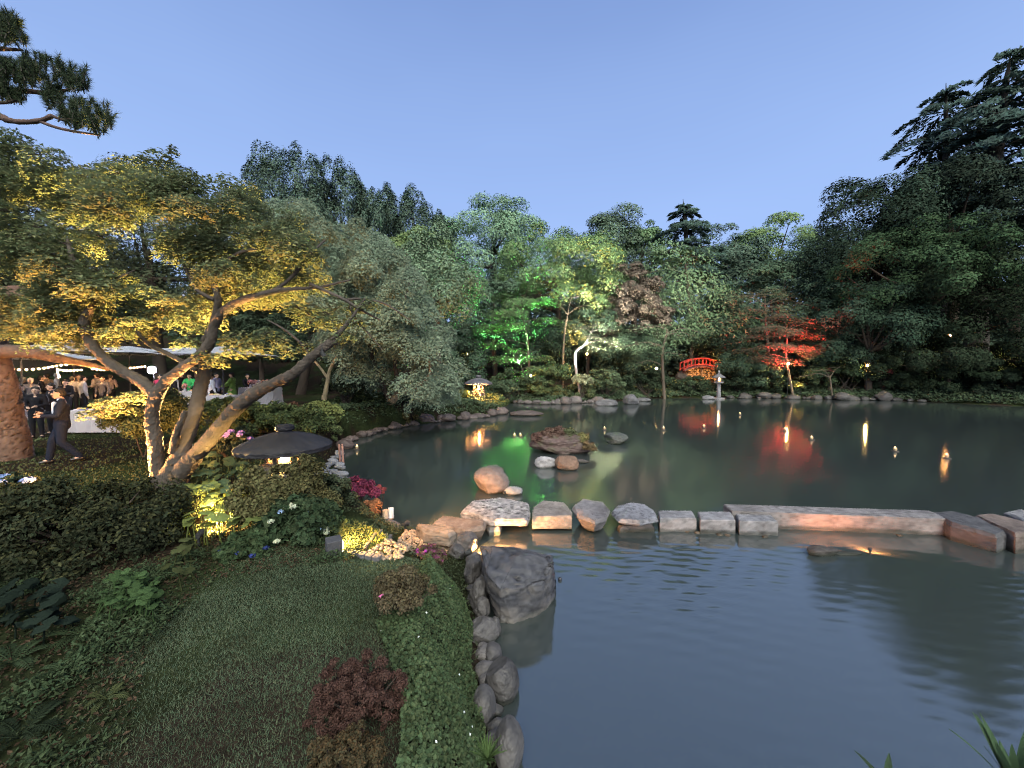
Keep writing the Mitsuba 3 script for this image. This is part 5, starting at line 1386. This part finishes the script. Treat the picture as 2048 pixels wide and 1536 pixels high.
for k, (lab, x, y, D, gl, col) in enumerate([
        ('amber garden lamp in the dark gap left of the green maple', 935, 707, 38, 60, AMBER), ('amber garden lamp among the orange-lit leaves under the green maple', 1061, 751, 37.2, 110, AMBER),
        ('bright garden lamp behind the pads of the white-lit pine', 1174, 708, 38.5, 90, AMBER), ('lower garden lamp left of the bent pine trunk', 1151, 733, 37.2, 80, AMBER),
        ('amber garden lamp on the slope left of the footbridge', 1313, 737, 43, 150, AMBER), ('garden lamp just above the right end of the footbridge', 1436, 712, 50, 160, AMBER),
        ('garden lamp right of the footbridge over a low shelf of leaves', 1481, 726, 46, 110, WARM), ('small pale garden lamp high above the footbridge', 1408, 684, 53, 60, WARM),
        ('yellow garden lamp beside the red maple trunk', 1577, 727, 39.5, 90, GOLD), ('yellow garden lamp over the right bank bushes', 1735, 731, 39.5, 110, GOLD),
        ('yellow garden lamp among dark branches at the far right', 1956, 713, 36, 100, GOLD), ('faint garden lamp in the dark wood at the right', 1900, 671, 40, 25, AMBER),
        ('tiny garden lamp at the bridge approach beside the tall lantern', 1440, 756, 47, 30, AMBER), ('white marker lamp on the left bank slope', 712, 824, 19.5, 18, WARM)]):
    garden_lamp(lab, x, y, D, gl, col, r=.085 if D > 30 else .03, w=.5)

# floating candles
for k, (lab, x, y) in enumerate([('floating candle on the pond, largest and nearest of the group at the right', 1790, 903), ('floating candle at the far right of the pond', 1893, 917), ('floating candle beneath the reflection of the red maple', 1623, 880),
                                 ('floating candle under the yellow reflection of the maple foot', 1570, 862), ('floating candle in front of the right garden lamps', 1480, 830), ('floating candle left of the one before the garden lamps', 1408, 856),
                                 ('floating candle in the middle of the pond beyond the mossy rock', 1327, 860), ('floating candle just left of the mossy rock', 1209, 860), ('left one of two floating candles beyond the islet', 1029, 874),
                                 ('right one of two floating candles beyond the islet', 1041, 874), ('floating candle in the left pond near the curved bank', 714, 899)]):
    c = gp(x, y, 0)
    t = thing('floating_candle', lab, 'candle')
    put('float', lathe([(0, .03), (.11, .03), (.12, .01), (.11, -.03), (0, -.03)], 14, c), 'matte', (.06, .05, .04), t, smooth=40)
    s = 1.0
    put('cup', lathe([(.04, .03), (.055, .06), (.06, .13), (.056, .13), (.05, .06), (.035, .04)], 12, c), 'matte', (.4, .3, .18), t, smooth=40)
    v, f = ball(c + [0, 0, .14], .028, 1, (1, 1, 1.8))
    put('flame', (v, f), 'matte', (.9, .8, .6), t, smooth=True, emitter=emit((1.0, .52, .17), .15, .1))

# paper lanterns and stakes on the shore
for k, (lab, x, col) in enumerate([('small warm-lit paper lantern at the shore, left of two', 771, (.55, .40, .28)), ('small pale paper lantern at the shore, right of two', 782, (.62, .60, .60))]):
    c = gp(x, 1040 - 4 * k, .22)
    t = thing('paper_lantern', lab, 'lantern')
    put('shade', lathe([(.052, .0), (.056, .015), (.052, .19), (.048, .19), (.048, .02)], 18, c), 'cloth', col, t, smooth=40)
    put('base_disc', lathe([(0, -.01), (.06, -.01), (.06, .012), (0, .012)], 14, c), 'matte', (.2, .15, .1), t, smooth=40)
for k, (lab, x0_, y0_, x1_, y1_) in enumerate([('left one of two reddish wooden stakes at the beach edge', 678, 888, 681, 925), ('right one of two reddish wooden stakes at the beach edge', 684, 888, 687, 928)]):
    b = gp(x1_, y1_, 0.0)
    tpt = at(x0_, y0_, b[1])
    v, f = tube([b - [0, 0, .3], (b + tpt) / 2, tpt], [.035, .034, .032], 9, 4, .08, k)
    tag(put('wooden_stake', (v, f), 'bark', bark_col(v, (.34, .19, .15), k), smooth=40 and True), lab, 'stake')


# ------------------------------------------------------------------ people
MF = m3.Manifold


def hull_chain(segs):
    """Union of the hulls of sphere pairs ((p, r), (q, r))."""
    ms = []
    for (p, r), (q, s) in segs:
        a = MF.sphere(r, 14).translate(list(map(float, p)))
        b = MF.sphere(s, 14).translate(list(map(float, q)))
        ms.append(MF.batch_hull([a, b]))
    return MF.batch_boolean(ms, m3.OpType.Add)


def softened(man, length=.03, it=6):
    m = man.refine_to_length(length).to_mesh()
    t = trimesh.Trimesh(np.array(m.vert_properties)[:, :3], np.array(m.tri_verts), process=False)
    t.merge_vertices()
    trimesh.smoothing.filter_taubin(t, lamb=.5, nu=.45, iterations=it)
    return np.array(t.vertices), np.array(t.faces)


def person(label, foot, H=1.7, face=0.0, hair=(.02, .018, .016), top=(.02, .022, .03), low=(.02, .022, .03), skin=(.42, .27, .20), pose='stand', fine=False, group=None, skirt=False, shirt=None, long_hair=False, seed=0, sit=False):
    """A standing or stepping person; face: heading in radians, 0 looks towards the camera (-y)."""
    g = np.random.default_rng(seed)
    k = H / 1.75
    J = dict(pel=(0, 0, .94), waist=(0, .0, 1.10), chest=(0, .01, 1.30), neck=(0, .01, 1.48), head=(0, -.01, 1.635))
    for s, n in ((-1, 'L'), (1, 'R')):
        J['sh' + n] = (s * .185, .01, 1.42); J['hip' + n] = (s * .095, 0, .90)
    if pose == 'walk':
        J.update(kneL=(-.12, -.16, .52), ankL=(-.13, -.22, .09), kneR=(.12, -.02, .50), ankR=(.13, .26, .12), elbL=(-.27, -.06, 1.14), wriL=(-.10, -.28, 1.17), elbR=(.27, -.05, 1.13), wriR=(.06, -.29, 1.12), head=(-.03, -.04, 1.63))
    elif pose == 'hold':
        J.update(kneL=(-.10, -.02, .50), ankL=(-.11, 0, .08), kneR=(.10, -.03, .50), ankR=(.11, .02, .08), elbL=(-.26, 0, 1.14), wriL=(-.12, -.22, 1.08), elbR=(.26, 0, 1.14), wriR=(.12, -.24, 1.10))
    elif pose == 'reach':
        J.update(kneL=(-.10, -.02, .50), ankL=(-.11, 0, .08), kneR=(.10, -.03, .50), ankR=(.11, .02, .08), elbL=(-.24, -.14, 1.18), wriL=(-.18, -.36, 1.05), elbR=(.24, -.14, 1.18), wriR=(.16, -.38, 1.08))
    else:
        J.update(kneL=(-.10, -.02, .50), ankL=(-.11, .02, .08), kneR=(.10, -.02, .50), ankR=(.11, 0, .08), elbL=(-.25, .03, 1.13), wriL=(-.24, -.06, .88), elbR=(.25, .03, 1.13), wriR=(.23, -.07, .88))
    J = {n: np.array(p, float) for n, p in J.items()}
    hd = J['head']
    segs = [((J['pel'], .12), (J['waist'], .105)), ((J['waist'], .105), (J['chest'], .115)), ((J['chest'], .11), (J['neck'], .055)), ((J['neck'], .052), (hd - [0, 0, .07], .055)),
            ((hd + [0, .02, .035], .088), (hd + [0, -.01, -.02], .078)), ((hd + [0, -.02, -.02], .07), (hd + [0, -.045, -.085], .042)), ((hd + [0, -.09, .01], .012), (hd + [0, -.105, -.025], .017)),
            ((hd + [-.085, .015, .0], .018), (hd + [-.083, .02, -.035], .014)), ((hd + [.085, .015, .0], .018), (hd + [.083, .02, -.035], .014))]
    tops = [((J['pel'] - [0, 0, .06], .142), (J['waist'], .125)), ((J['waist'], .125), (J['chest'], .135)), ((J['shL'] - [0, 0, .06], .085), (J['shR'] - [0, 0, .06], .085)), ((J['chest'] - [.07, 0, 0], .11), (J['chest'] + [.07, 0, 0], .11)), ((J['shL'], .07), (J['neck'] - [0, 0, .02], .062)), ((J['shR'], .07), (J['neck'] - [0, 0, .02], .062))]
    lows = [((J['pel'] - [.04, 0, 0], .125), (J['pel'] + [.04, 0, 0], .125))]
    shoes = []
    for s, n in ((-1, 'L'), (1, 'R')):
        sh, el, wr, hi, kn, an = (J[x + n] for x in ('sh', 'elb', 'wri', 'hip', 'kne', 'ank'))
        segs += [((sh, .052), (el, .042)), ((el, .040), (wr, .028)), ((hi, .088), (kn, .055)), ((kn, .055), (an, .038)), ((an, .04), (an + [0, -.10, -.045], .032))]
        fd = unit(wr - el)
        side = unit(np.cross(fd, [0, 0, 1.0]))
        palm = wr + fd * .07
        segs.append(((wr, .028), (palm, .036)))
        if fine:
            for q, (o, ln) in enumerate([(-.03, .062), (-.01, .072), (.01, .068), (.03, .055)]):
                kn1 = palm + side * o + fd * (.02 + ln * .5)
                segs += [((palm + side * o * .8, .013), (kn1, .010)), ((kn1, .010), (kn1 + unit(fd + [0, 0, -.8]) * ln * .5, .008))]
            segs.append(((wr + fd * .03 + [0, 0, .02], .013), (palm + [0, 0, .045] + fd * .02 - side * s * .02, .010)))
        else:
            segs.append(((palm, .034), (palm + fd * .05 + [0, 0, -.02], .02)))
        tops += [((sh, .075), (el, .060)), ((el, .058), (wr - fd * .02, .044))]
        lows += [((hi, .108), (kn, .078)), ((kn, .078), (an + [0, .0, .02], .062))]
        shoes += [((an + [0, .04, -.03], .046), (an + [0, -.13, -.05], .036))]
    c, s = math.cos(face), math.sin(face)
    Rm = np.array([[c, s, 0], [-s, c, 0], [0, 0, 1]])
    foot = np.asarray(foot, float)
    pl = lambda v: (v * k) @ Rm + foot
    t = thing('person', label, 'person', group)
    ln = .028 if fine else .055
    v, f = softened(hull_chain(segs), ln, 4)
    put('body', (pl(v), f), 'matte', skin, t, smooth=True)
    v, f = softened(hull_chain(tops), ln * 1.3, 8)
    put('jacket' if not skirt else 'dress', (pl(v), f), 'cloth', top, t, smooth=True)
    if skirt:
        v, f = lathe([(.14, .98), (.19, .8), (.23, .5), (.26, .22), (.24, .22), (.13, .9)], 18)
        put('skirt', (pl(v), f), 'cloth', low, t, smooth=40)
    else:
        v, f = softened(hull_chain(lows), ln * 1.3, 8)
        put('trousers', (pl(v), f), 'cloth', low, t, smooth=True)
    v, f = softened(hull_chain(shoes), .04, 3)
    put('shoes', (pl(v), f), 'satin', (.015, .014, .014), t, smooth=True)
    hs = [((hd + [0, .025, .05], .092), (hd + [0, .045, -.01], .085)), ((hd + [-.05, -.0, .065], .055), (hd + [.05, -.0, .065], .055))]
    if long_hair:
        hs += [((hd + [-.06, .04, 0], .05), (hd + [-.07, .05, -.16], .035)), ((hd + [.06, .04, 0], .05), (hd + [.07, .05, -.16], .035)), ((hd + [0, .06, 0], .06), (hd + [0, .08, -.16], .05))]
    v, f = softened(hull_chain(hs), .03, 3)
    put('hair', (pl(v), f), 'matte', hair, t, smooth=True)
    if fine:
        for e in (-1, 1):
            v, f = ball(hd + [e * .032, -.083, .012], .011, 1)
            put('eye', (pl(v), f), 'satin', (.02, .015, .012), t, smooth=True)
        v, f = tube([hd + [-.022, -.091, -.062], hd + [0, -.096, -.064], hd + [.022, -.091, -.062]], [.003, .006, .003], 5, 2)
        put('mouth', (pl(v), f), 'matte', (.25, .10, .09), t, smooth=True)
    if shirt is not None:
        v, f = hull_chain([((np.array([0, -.105, 1.40]), .045), (np.array([0, -.13, 1.18]), .022)), ((np.array([-.04, -.03, 1.475]), .035), (np.array([.04, -.03, 1.475]), .035))]).refine_to_length(.04), None
        v = softened(v, .03, 3)
        put('shirt', (pl(v[0]), v[1]), 'cloth', shirt, t, smooth=True)
    return t, pl, J


def stand(px, D):
    p = at(px, 800, D)
    return np.array([p[0], p[1], gz(p[0], p[1])[0]])


BLK, NAVY = (.012, .012, .015), (.013, .016, .026)
MAN, pl, J = person('man in dark suit and white shirt walking on the lawn, hands raised', stand(122, 9.0), 1.76, -.75, top=NAVY, low=(.011, .015, .028), pose='walk', fine=True, shirt=(.62, .64, .70), seed=1)
v, f = box(0, 0, 0, .075, .012, .15, 0, .004)
m_ = (J['wriL'] + J['wriR']) / 2 + [0, -.10, .03]
tag(put('phone', (pl((v + m_)), f), 'satin', (.02, .02, .022)), 'dark phone held in the hands of the walking man', 'phone')
person('woman in black standing beside the pine trunk, hands together at her waist', stand(72, 12.2), 1.62, .5, top=BLK, low=BLK, pose='hold', fine=True, seed=2)
person('person in a black jacket right behind the walking man', stand(103, 12.8), 1.7, -.4, top=BLK, low=BLK, pose='hold', fine=True, seed=3)
WB, pl2, J2 = person('person in dark clothes with a pale bag on the back, next to the pine trunk', stand(40, 12.6), 1.68, 2.9, top=BLK, low=(.30, .27, .28), pose='stand', seed=4)
v, f = box(0, .20, 1.16, .30, .14, .34, 0, .03)
bagk = put('backpack', (pl2(v), f), 'cloth', (.55, .53, .53))
tag(bagk, 'pale backpack with dark bands on the person beside the pine trunk', 'backpack')
for dz in (-.09, .05):
    put('band', (pl2(box(0, .275, 1.16 + dz, .27, .006, .05, 0)[0]), f * 0 + box(0, 0, 0, 1, 1, 1)[1] if False else box(0, 0, 0, 1, 1, 1)[1]), 'cloth', (.02, .02, .025), bagk)
CROWD = [(28, 15.2, (.28, .27, .28), (.015, .015, .015), 'grey-haired guest behind the backpack wearer'), (48, 16.4, BLK, (.22, .21, .20), 'guest in black in the crowd with white hair at the left'), (62, 15.5, (.10, .10, .12), (.30, .29, .28), 'silver-haired guest above the woman in black'),
         (84, 16.5, BLK, (.02, .016, .013), 'dark-haired guest in black between the woman and the man behind'), (95, 17.5, (.18, .15, .14), (.02, .016, .013), 'guest in a brown jacket deep in the crowd'), (132, 15.5, BLK, (.015, .012, .01), 'guest with a black cap of hair just above the walking man'),
         (146, 16.8, (.20, .19, .20), (.02, .016, .013), 'guest in grey right of the walking man'), (158, 17.8, (.14, .12, .13), (.05, .04, .035), 'guest in mauve-grey under the leftmost strings of bulbs'), (168, 16.2, (.22, .22, .24), (.02, .016, .013), 'guest in pale grey beside the dark parasol pole'),
         (196, 18, (.25, .21, .20), (.03, .022, .018), 'guest in beige right of the parasol pole'), (206, 17.2, (.10, .09, .10), (.02, .016, .013), 'guest in charcoal in front of the beige one'), (222, 18.4, (.22, .17, .16), (.04, .03, .025), 'guest in a rosy coat farther right under the bulbs'), (10, 17, (.25, .25, .28), (.02, .02, .02), 'guest in light grey beyond the pine trunk'), (116, 18.5, (.2, .18, .18), (.16, .15, .15), 'grey-haired guest at the back of the crowd')]
for k, (x, D, tp, hr, lab) in enumerate(CROWD):
    person(lab, stand(x, D), 1.58 + .03 * (k % 5), [0.3, -2.8, 1.2, 2.6, -1.4][k % 5], hr, tp, BLK, pose=['stand', 'hold'][k % 2], seed=10 + k)
PARTY = [(380, 19.5, (.05, .38, .13), (.02, .018, .016), 'server in a bright green top behind the white buffet table', 'reach', False), (394, 20.5, NAVY, (.30, .22, .18), 'bald guest in navy right behind the green server', 'stand', False), (366, 20, BLK, BLK, 'guest in black left of the green server', 'hold', False),
         (352, 18.6, (.55, .55, .58), BLK, 'guest in a white shirt left of the buffet table', 'stand', False), (345, 17.6, BLK, BLK, 'guest seen from behind in a black suit by the left maple stem', 'stand', False), (423, 17.6, (.6, .62, .68), BLK, 'waiter in a white shirt and black trousers right of the middle trunk', 'stand', False),
         (434, 19, (.30, .28, .42), BLK, 'guest in a lavender top next to the waiter', 'stand', False), (465, 18.6, (.16, .26, .06), (.03, .02, .02), 'guest in an olive green dress at the draped table', 'reach', True), (496, 20, BLK, BLK, 'guest in black at the flower table on the right', 'reach', False), (322, 17.5, (.40, .04, .10), BLK, 'guest in red in the glare of the floodlight', 'stand', False)]
for k, (x, D, tp, hr, lab, ps, sk) in enumerate(PARTY):
    person(lab, stand(x, D), 1.62 + .03 * (k % 4), [0.4, 0, -1.0, 2.2, 3.0, 2.7, 1.5, -1.3, 1.0, .5][k], hr, tp, tp if sk else BLK, pose=ps, skirt=sk, seed=40 + k)

# ------------------------------------------------------------------ the party: parasols, tables, lights
def parasol(label, px, D, w, ztop, zedge, col=(.20, .21, .235)):
    p = stand(px, D)
    t = thing('parasol', label, 'parasol')
    n = 9
    u = np.linspace(-1, 1, n)
    A, B = np.meshgrid(u, u, indexing='ij')
    r = np.maximum(np.abs(A), np.abs(B))
    z = p[2] + ztop + (zedge - ztop) * r ** 1.0 - .06 * np.sin(np.pi * r) * (1 - .6 * np.minimum(np.abs(A), np.abs(B)) / np.maximum(r, .01))
    v = np.stack([p[0] + A * w, p[1] + B * w, z], -1).reshape(-1, 3)
    i, j = np.meshgrid(np.arange(n - 1), np.arange(n - 1), indexing='ij')
    q = np.stack([i * n + j, (i + 1) * n + j, (i + 1) * n + j + 1, i * n + j + 1], -1).reshape(-1, 4)
    m = len(v)
    v2 = np.vstack([v, v - [0, 0, .02]])
    q2 = np.vstack([q, q[:, ::-1] + m])
    put('canopy', (v2, q2), 'cloth', col, t)
    put('pole', tube([p - [0, 0, .1], p + [0, 0, ztop]], .035, 10, 1), 'matte', (.03, .03, .035), t, smooth=40)
    put('base', box(p[0], p[1], p[2] + .04, .6, .6, .08, 0, .02), 'matte', (.05, .05, .05), t)
    for k in range(8):
        a = k * math.pi / 4
        e = np.array([math.cos(a), math.sin(a)]) / max(abs(math.cos(a)), abs(math.sin(a))) * w * .97
        put('rib', tube([p + [0, 0, ztop - .06], [p[0] + e[0], p[1] + e[1], p[2] + zedge - .035]], .012, 5, 1), 'matte', (.05, .05, .055), t)
    return t


parasol('pale square parasol at the left edge behind the pine limb', 45, 15, 1.8, 2.95, 2.45)
parasol('pale parasol with dark seams above the crowd, left of the maple limb', 150, 17.5, 1.7, 3.25, 2.65)
parasol('wide pale parasol over the crowd behind the floodlight', 262, 18.5, 1.8, 3.0, 2.62)
parasol('pale parasol on a dark pole right of the maple trunks', 448, 17.2, 1.6, 2.95, 2.55)
parasol('pale parasol behind the crossing of the maple limbs', 372, 20, 1.8, 3.05, 2.7)


def table(label, px, D, w, dpt, h=.75, cloth=(.34, .33, .355), yaw=0.0):
    """A table under a white cloth that falls in folds to the ground."""
    p = stand(px, D)
    t = thing('table', label, 'table')
    n = 88
    s = np.linspace(0, 1, n, endpoint=False) * 4
    def edge(a, off):
        k, u = int(a) % 4, a - int(a)
        c = [(-1, -1), (1, -1), (1, 1), (-1, 1), (-1, -1)]
        x = c[k][0] * (1 - u) + c[k + 1][0] * u; y = c[k][1] * (1 - u) + c[k + 1][1] * u
        return np.array([x * (w / 2 + off), y * (dpt / 2 + off)])
    ring = lambda off, z, amp: np.array([[*edge(a, off + amp * math.sin(a * 34)), z] for a in s])
    V = np.vstack([[[0, 0, h]], ring(-.02, h, 0), ring(.005, h - .02, 0), ring(.03, h * .5, .018), ring(.06, .03, .035)])
    i = np.arange(n); j = (i + 1) % n
    Fq = [np.stack([i * 0, 1 + i, 1 + j], 1)]
    for r_ in range(3):
        a, b = 1 + r_ * n, 1 + (r_ + 1) * n
        Fq += [np.stack([a + i, b + i, b + j], 1), np.stack([a + i, b + j, a + j], 1)]
    c, sn = math.cos(yaw), math.sin(yaw)
    V = V @ np.array([[c, sn, 0], [-sn, c, 0], [0, 0, 1]]) + p
    put('tablecloth', (V, np.vstack(Fq)), 'cloth', cloth, t, smooth=50)
    for a in (-1, 1):
        for b in (-1, 1):
            q = np.array([a * w * .44, b * dpt * .4, 0]) @ np.array([[c, sn, 0], [-sn, c, 0], [0, 0, 1]]) + p
            put('leg', tube([q - [0, 0, .05], q + [0, 0, h - .03]], .025, 6, 1), 'matte', (.1, .1, .1), t)
    return p + [0, 0, h]


tables = [(table('long white buffet table with dishes in front of the crowd, behind the low gold leaves', 222, 13.2, 2.3, .8), 14, 2.0, .6, 'blue'), (table('white-clothed buffet table of the green server', 376, 18.2, 1.5, .8, .82), 8, 1.2, .5, 'white'),
          (table('draped white table beside the dark parasol pole', 446, 17.0, 1.1, .7, .78), 6, .9, .45, 'food'), (table('white flower table at the right end of the party', 522, 19.6, 1.7, .8, .95), 10, 1.4, .5, 'flower')]
g = np.random.default_rng(700)
ORD = ['leftmost', 'second from the left', 'third from the left', 'fourth from the left', 'fifth from the left', 'sixth from the left', 'seventh from the left', 'eighth from the left', 'ninth from the left', 'tenth from the left', 'eleventh from the left', 'twelfth from the left', 'thirteenth from the left', 'rightmost']
for (p, n, w, dpt, kind), tn_ in zip(tables, ['crowd buffet', 'server table', 'draped table', 'flower table']):
    for k in range(n):
        c = p + [w * ((k + .5) / n - .5), g.uniform(-dpt / 2, dpt / 2), .004]
        if kind == 'flower' or (kind == 'white' and k % 4 == 3):
            t = thing('flower_vase', f'vase of {["pink", "cream", "orange"][k % 3]} flowers on the {tn_}, {ORD[k] if k < n - 1 else ORD[-1]} of its row', 'flowers', f'flowers on the {tn_}')
            put('vase', lathe([(0, 0), (.05, 0), (.06, .08), (.035, .16), (.03, .16), (0, .02)], 12, c), 'satin', (.5, .5, .55), t, smooth=40)
            o = unit(ball_dirs(60, g) + [0, 0, .5])
            put('blossoms', leaf_mesh(c + [0, 0, .24] + o * .13, o + .3 * g.normal(size=o.shape), .07, .06, g), 'far_leaf', leaf_col([(.6, .25, .25), (.7, .6, .55), (.55, .3, .2)][k % 3], 60, 4, g), t)
        else:
            col = {'blue': [(.65, .66, .70), (.10, .16, .55), (.45, .40, .50), (.7, .68, .6)], 'white': [(.7, .68, .66), (.6, .4, .3)], 'food': [(.7, .55, .4), (.7, .68, .66)]}[kind][k % 4 if kind == 'blue' else k % 2]
            t = thing('dish', f'party dish on the {tn_}, {ORD[k] if k < n - 1 else ORD[-1]} of its row', 'dish', f'dishes on the {tn_}')
            put('plate', lathe([(0, .006), (.09, .006), (.13, .025), (.135, .02), (.09, -.002), (0, -.002)], 16, c), 'satin', col, t, smooth=40)
            v, f = blob_rock(c + [0, 0, .035], (.07, .07, .045), k + 3, 2)
            put('food', (v, f), 'matte', [(.5, .3, .15), (.35, .35, .12), (.6, .5, .4), (.12, .16, .5)][k % 4], t, smooth=True)


def string_lights(label, pts, per, glow=9, r=.034):
    t = thing('string_lights', label, 'string lights')
    P = np.array([at(*q) for q in pts])
    S = spline(P, 14)
    put('cable', tube(S[::4] if len(S) > 8 else S, .008, 4, 1), 'matte', (.02, .02, .02), t)
    d = np.concatenate([[0], np.cumsum(np.linalg.norm(np.diff(S, axis=0), axis=1))])
    ms = [ball([np.interp(x, d, S[:, a]) for a in range(3)] - np.array([0, 0, .05]), r, 1) for x in np.linspace(.05, d[-1], per)]
    put('bulbs', join(*ms), 'matte', (.9, .8, .6), t, smooth=True, emitter=emit((1.0, .60, .25), glow, .9), kind='stuff')


string_lights('string of warm bulbs along the left parasol edge', [(8, 733, 14.5), (40, 737, 14.5), (80, 735, 15), (110, 730, 15.6), (132, 727, 16)], 13)
string_lights('shorter string of warm bulbs behind the walking man', [(112, 737, 16), (135, 739, 16.4), (162, 738, 16.8)], 8)
string_lights('hanging end of warm bulbs above the crowd', [(114, 734, 15.8), (116, 745, 15.8), (118, 752, 15.8)], 4)
string_lights('string of warm bulbs between maple limb and floodlight', [(182, 735, 16.6), (200, 737, 16.8), (235, 736, 17), (270, 733, 17.4), (290, 731, 17.6)], 15)
FLD = thing('floodlight', 'dazzling white floodlight on a stand under the parasols', 'lamp')
c = at(303, 740, 16.6)
pz = gz(c[0], c[1])[0]
put('stand', tube([[c[0], c[1] + .1, pz - .05], c + [0, .1, 0]], .02, 8, 1), 'matte', (.03, .03, .03), FLD, smooth=40)
put('housing', box(c[0], c[1] + .06, c[2], .36, .1, .30, .1, .02), 'matte', (.03, .03, .03), FLD)
v, f = ball(c, .19, 2, (1, .12, .85))
put('lens', (v, f), 'matte', (.9, .9, .9), FLD, smooth=True, emitter=emit((.86, .84, 1.0), 44, 1.5))
for k, a in enumerate((0, 2.1, 4.2)):
    put('foot', tube([[c[0], c[1] + .1, pz + .35], [c[0] + .4 * math.cos(a), c[1] + .1 + .4 * math.sin(a), pz]], .014, 6, 1), 'matte', (.03, .03, .03), FLD)
# hydrangeas by the lawn
shrub('pale blue hydrangea heads at the left edge of the lawn', 30, 968, 6.3, 40, 18, (.04, .055, .035), 720, n=1500, leaf=.08, name='hydrangea', flowers=((.26, .36, .62), 9, .075, .5), bsdf='leaf')
shrub('white hydrangea in the fork behind the maple trunks', 372, 900, 8.2, 12, 18, (.05, .07, .04), 721, n=500, leaf=.07, name='hydrangea', flowers=((.62, .66, .66), 4, .07, .3), bsdf='leaf')
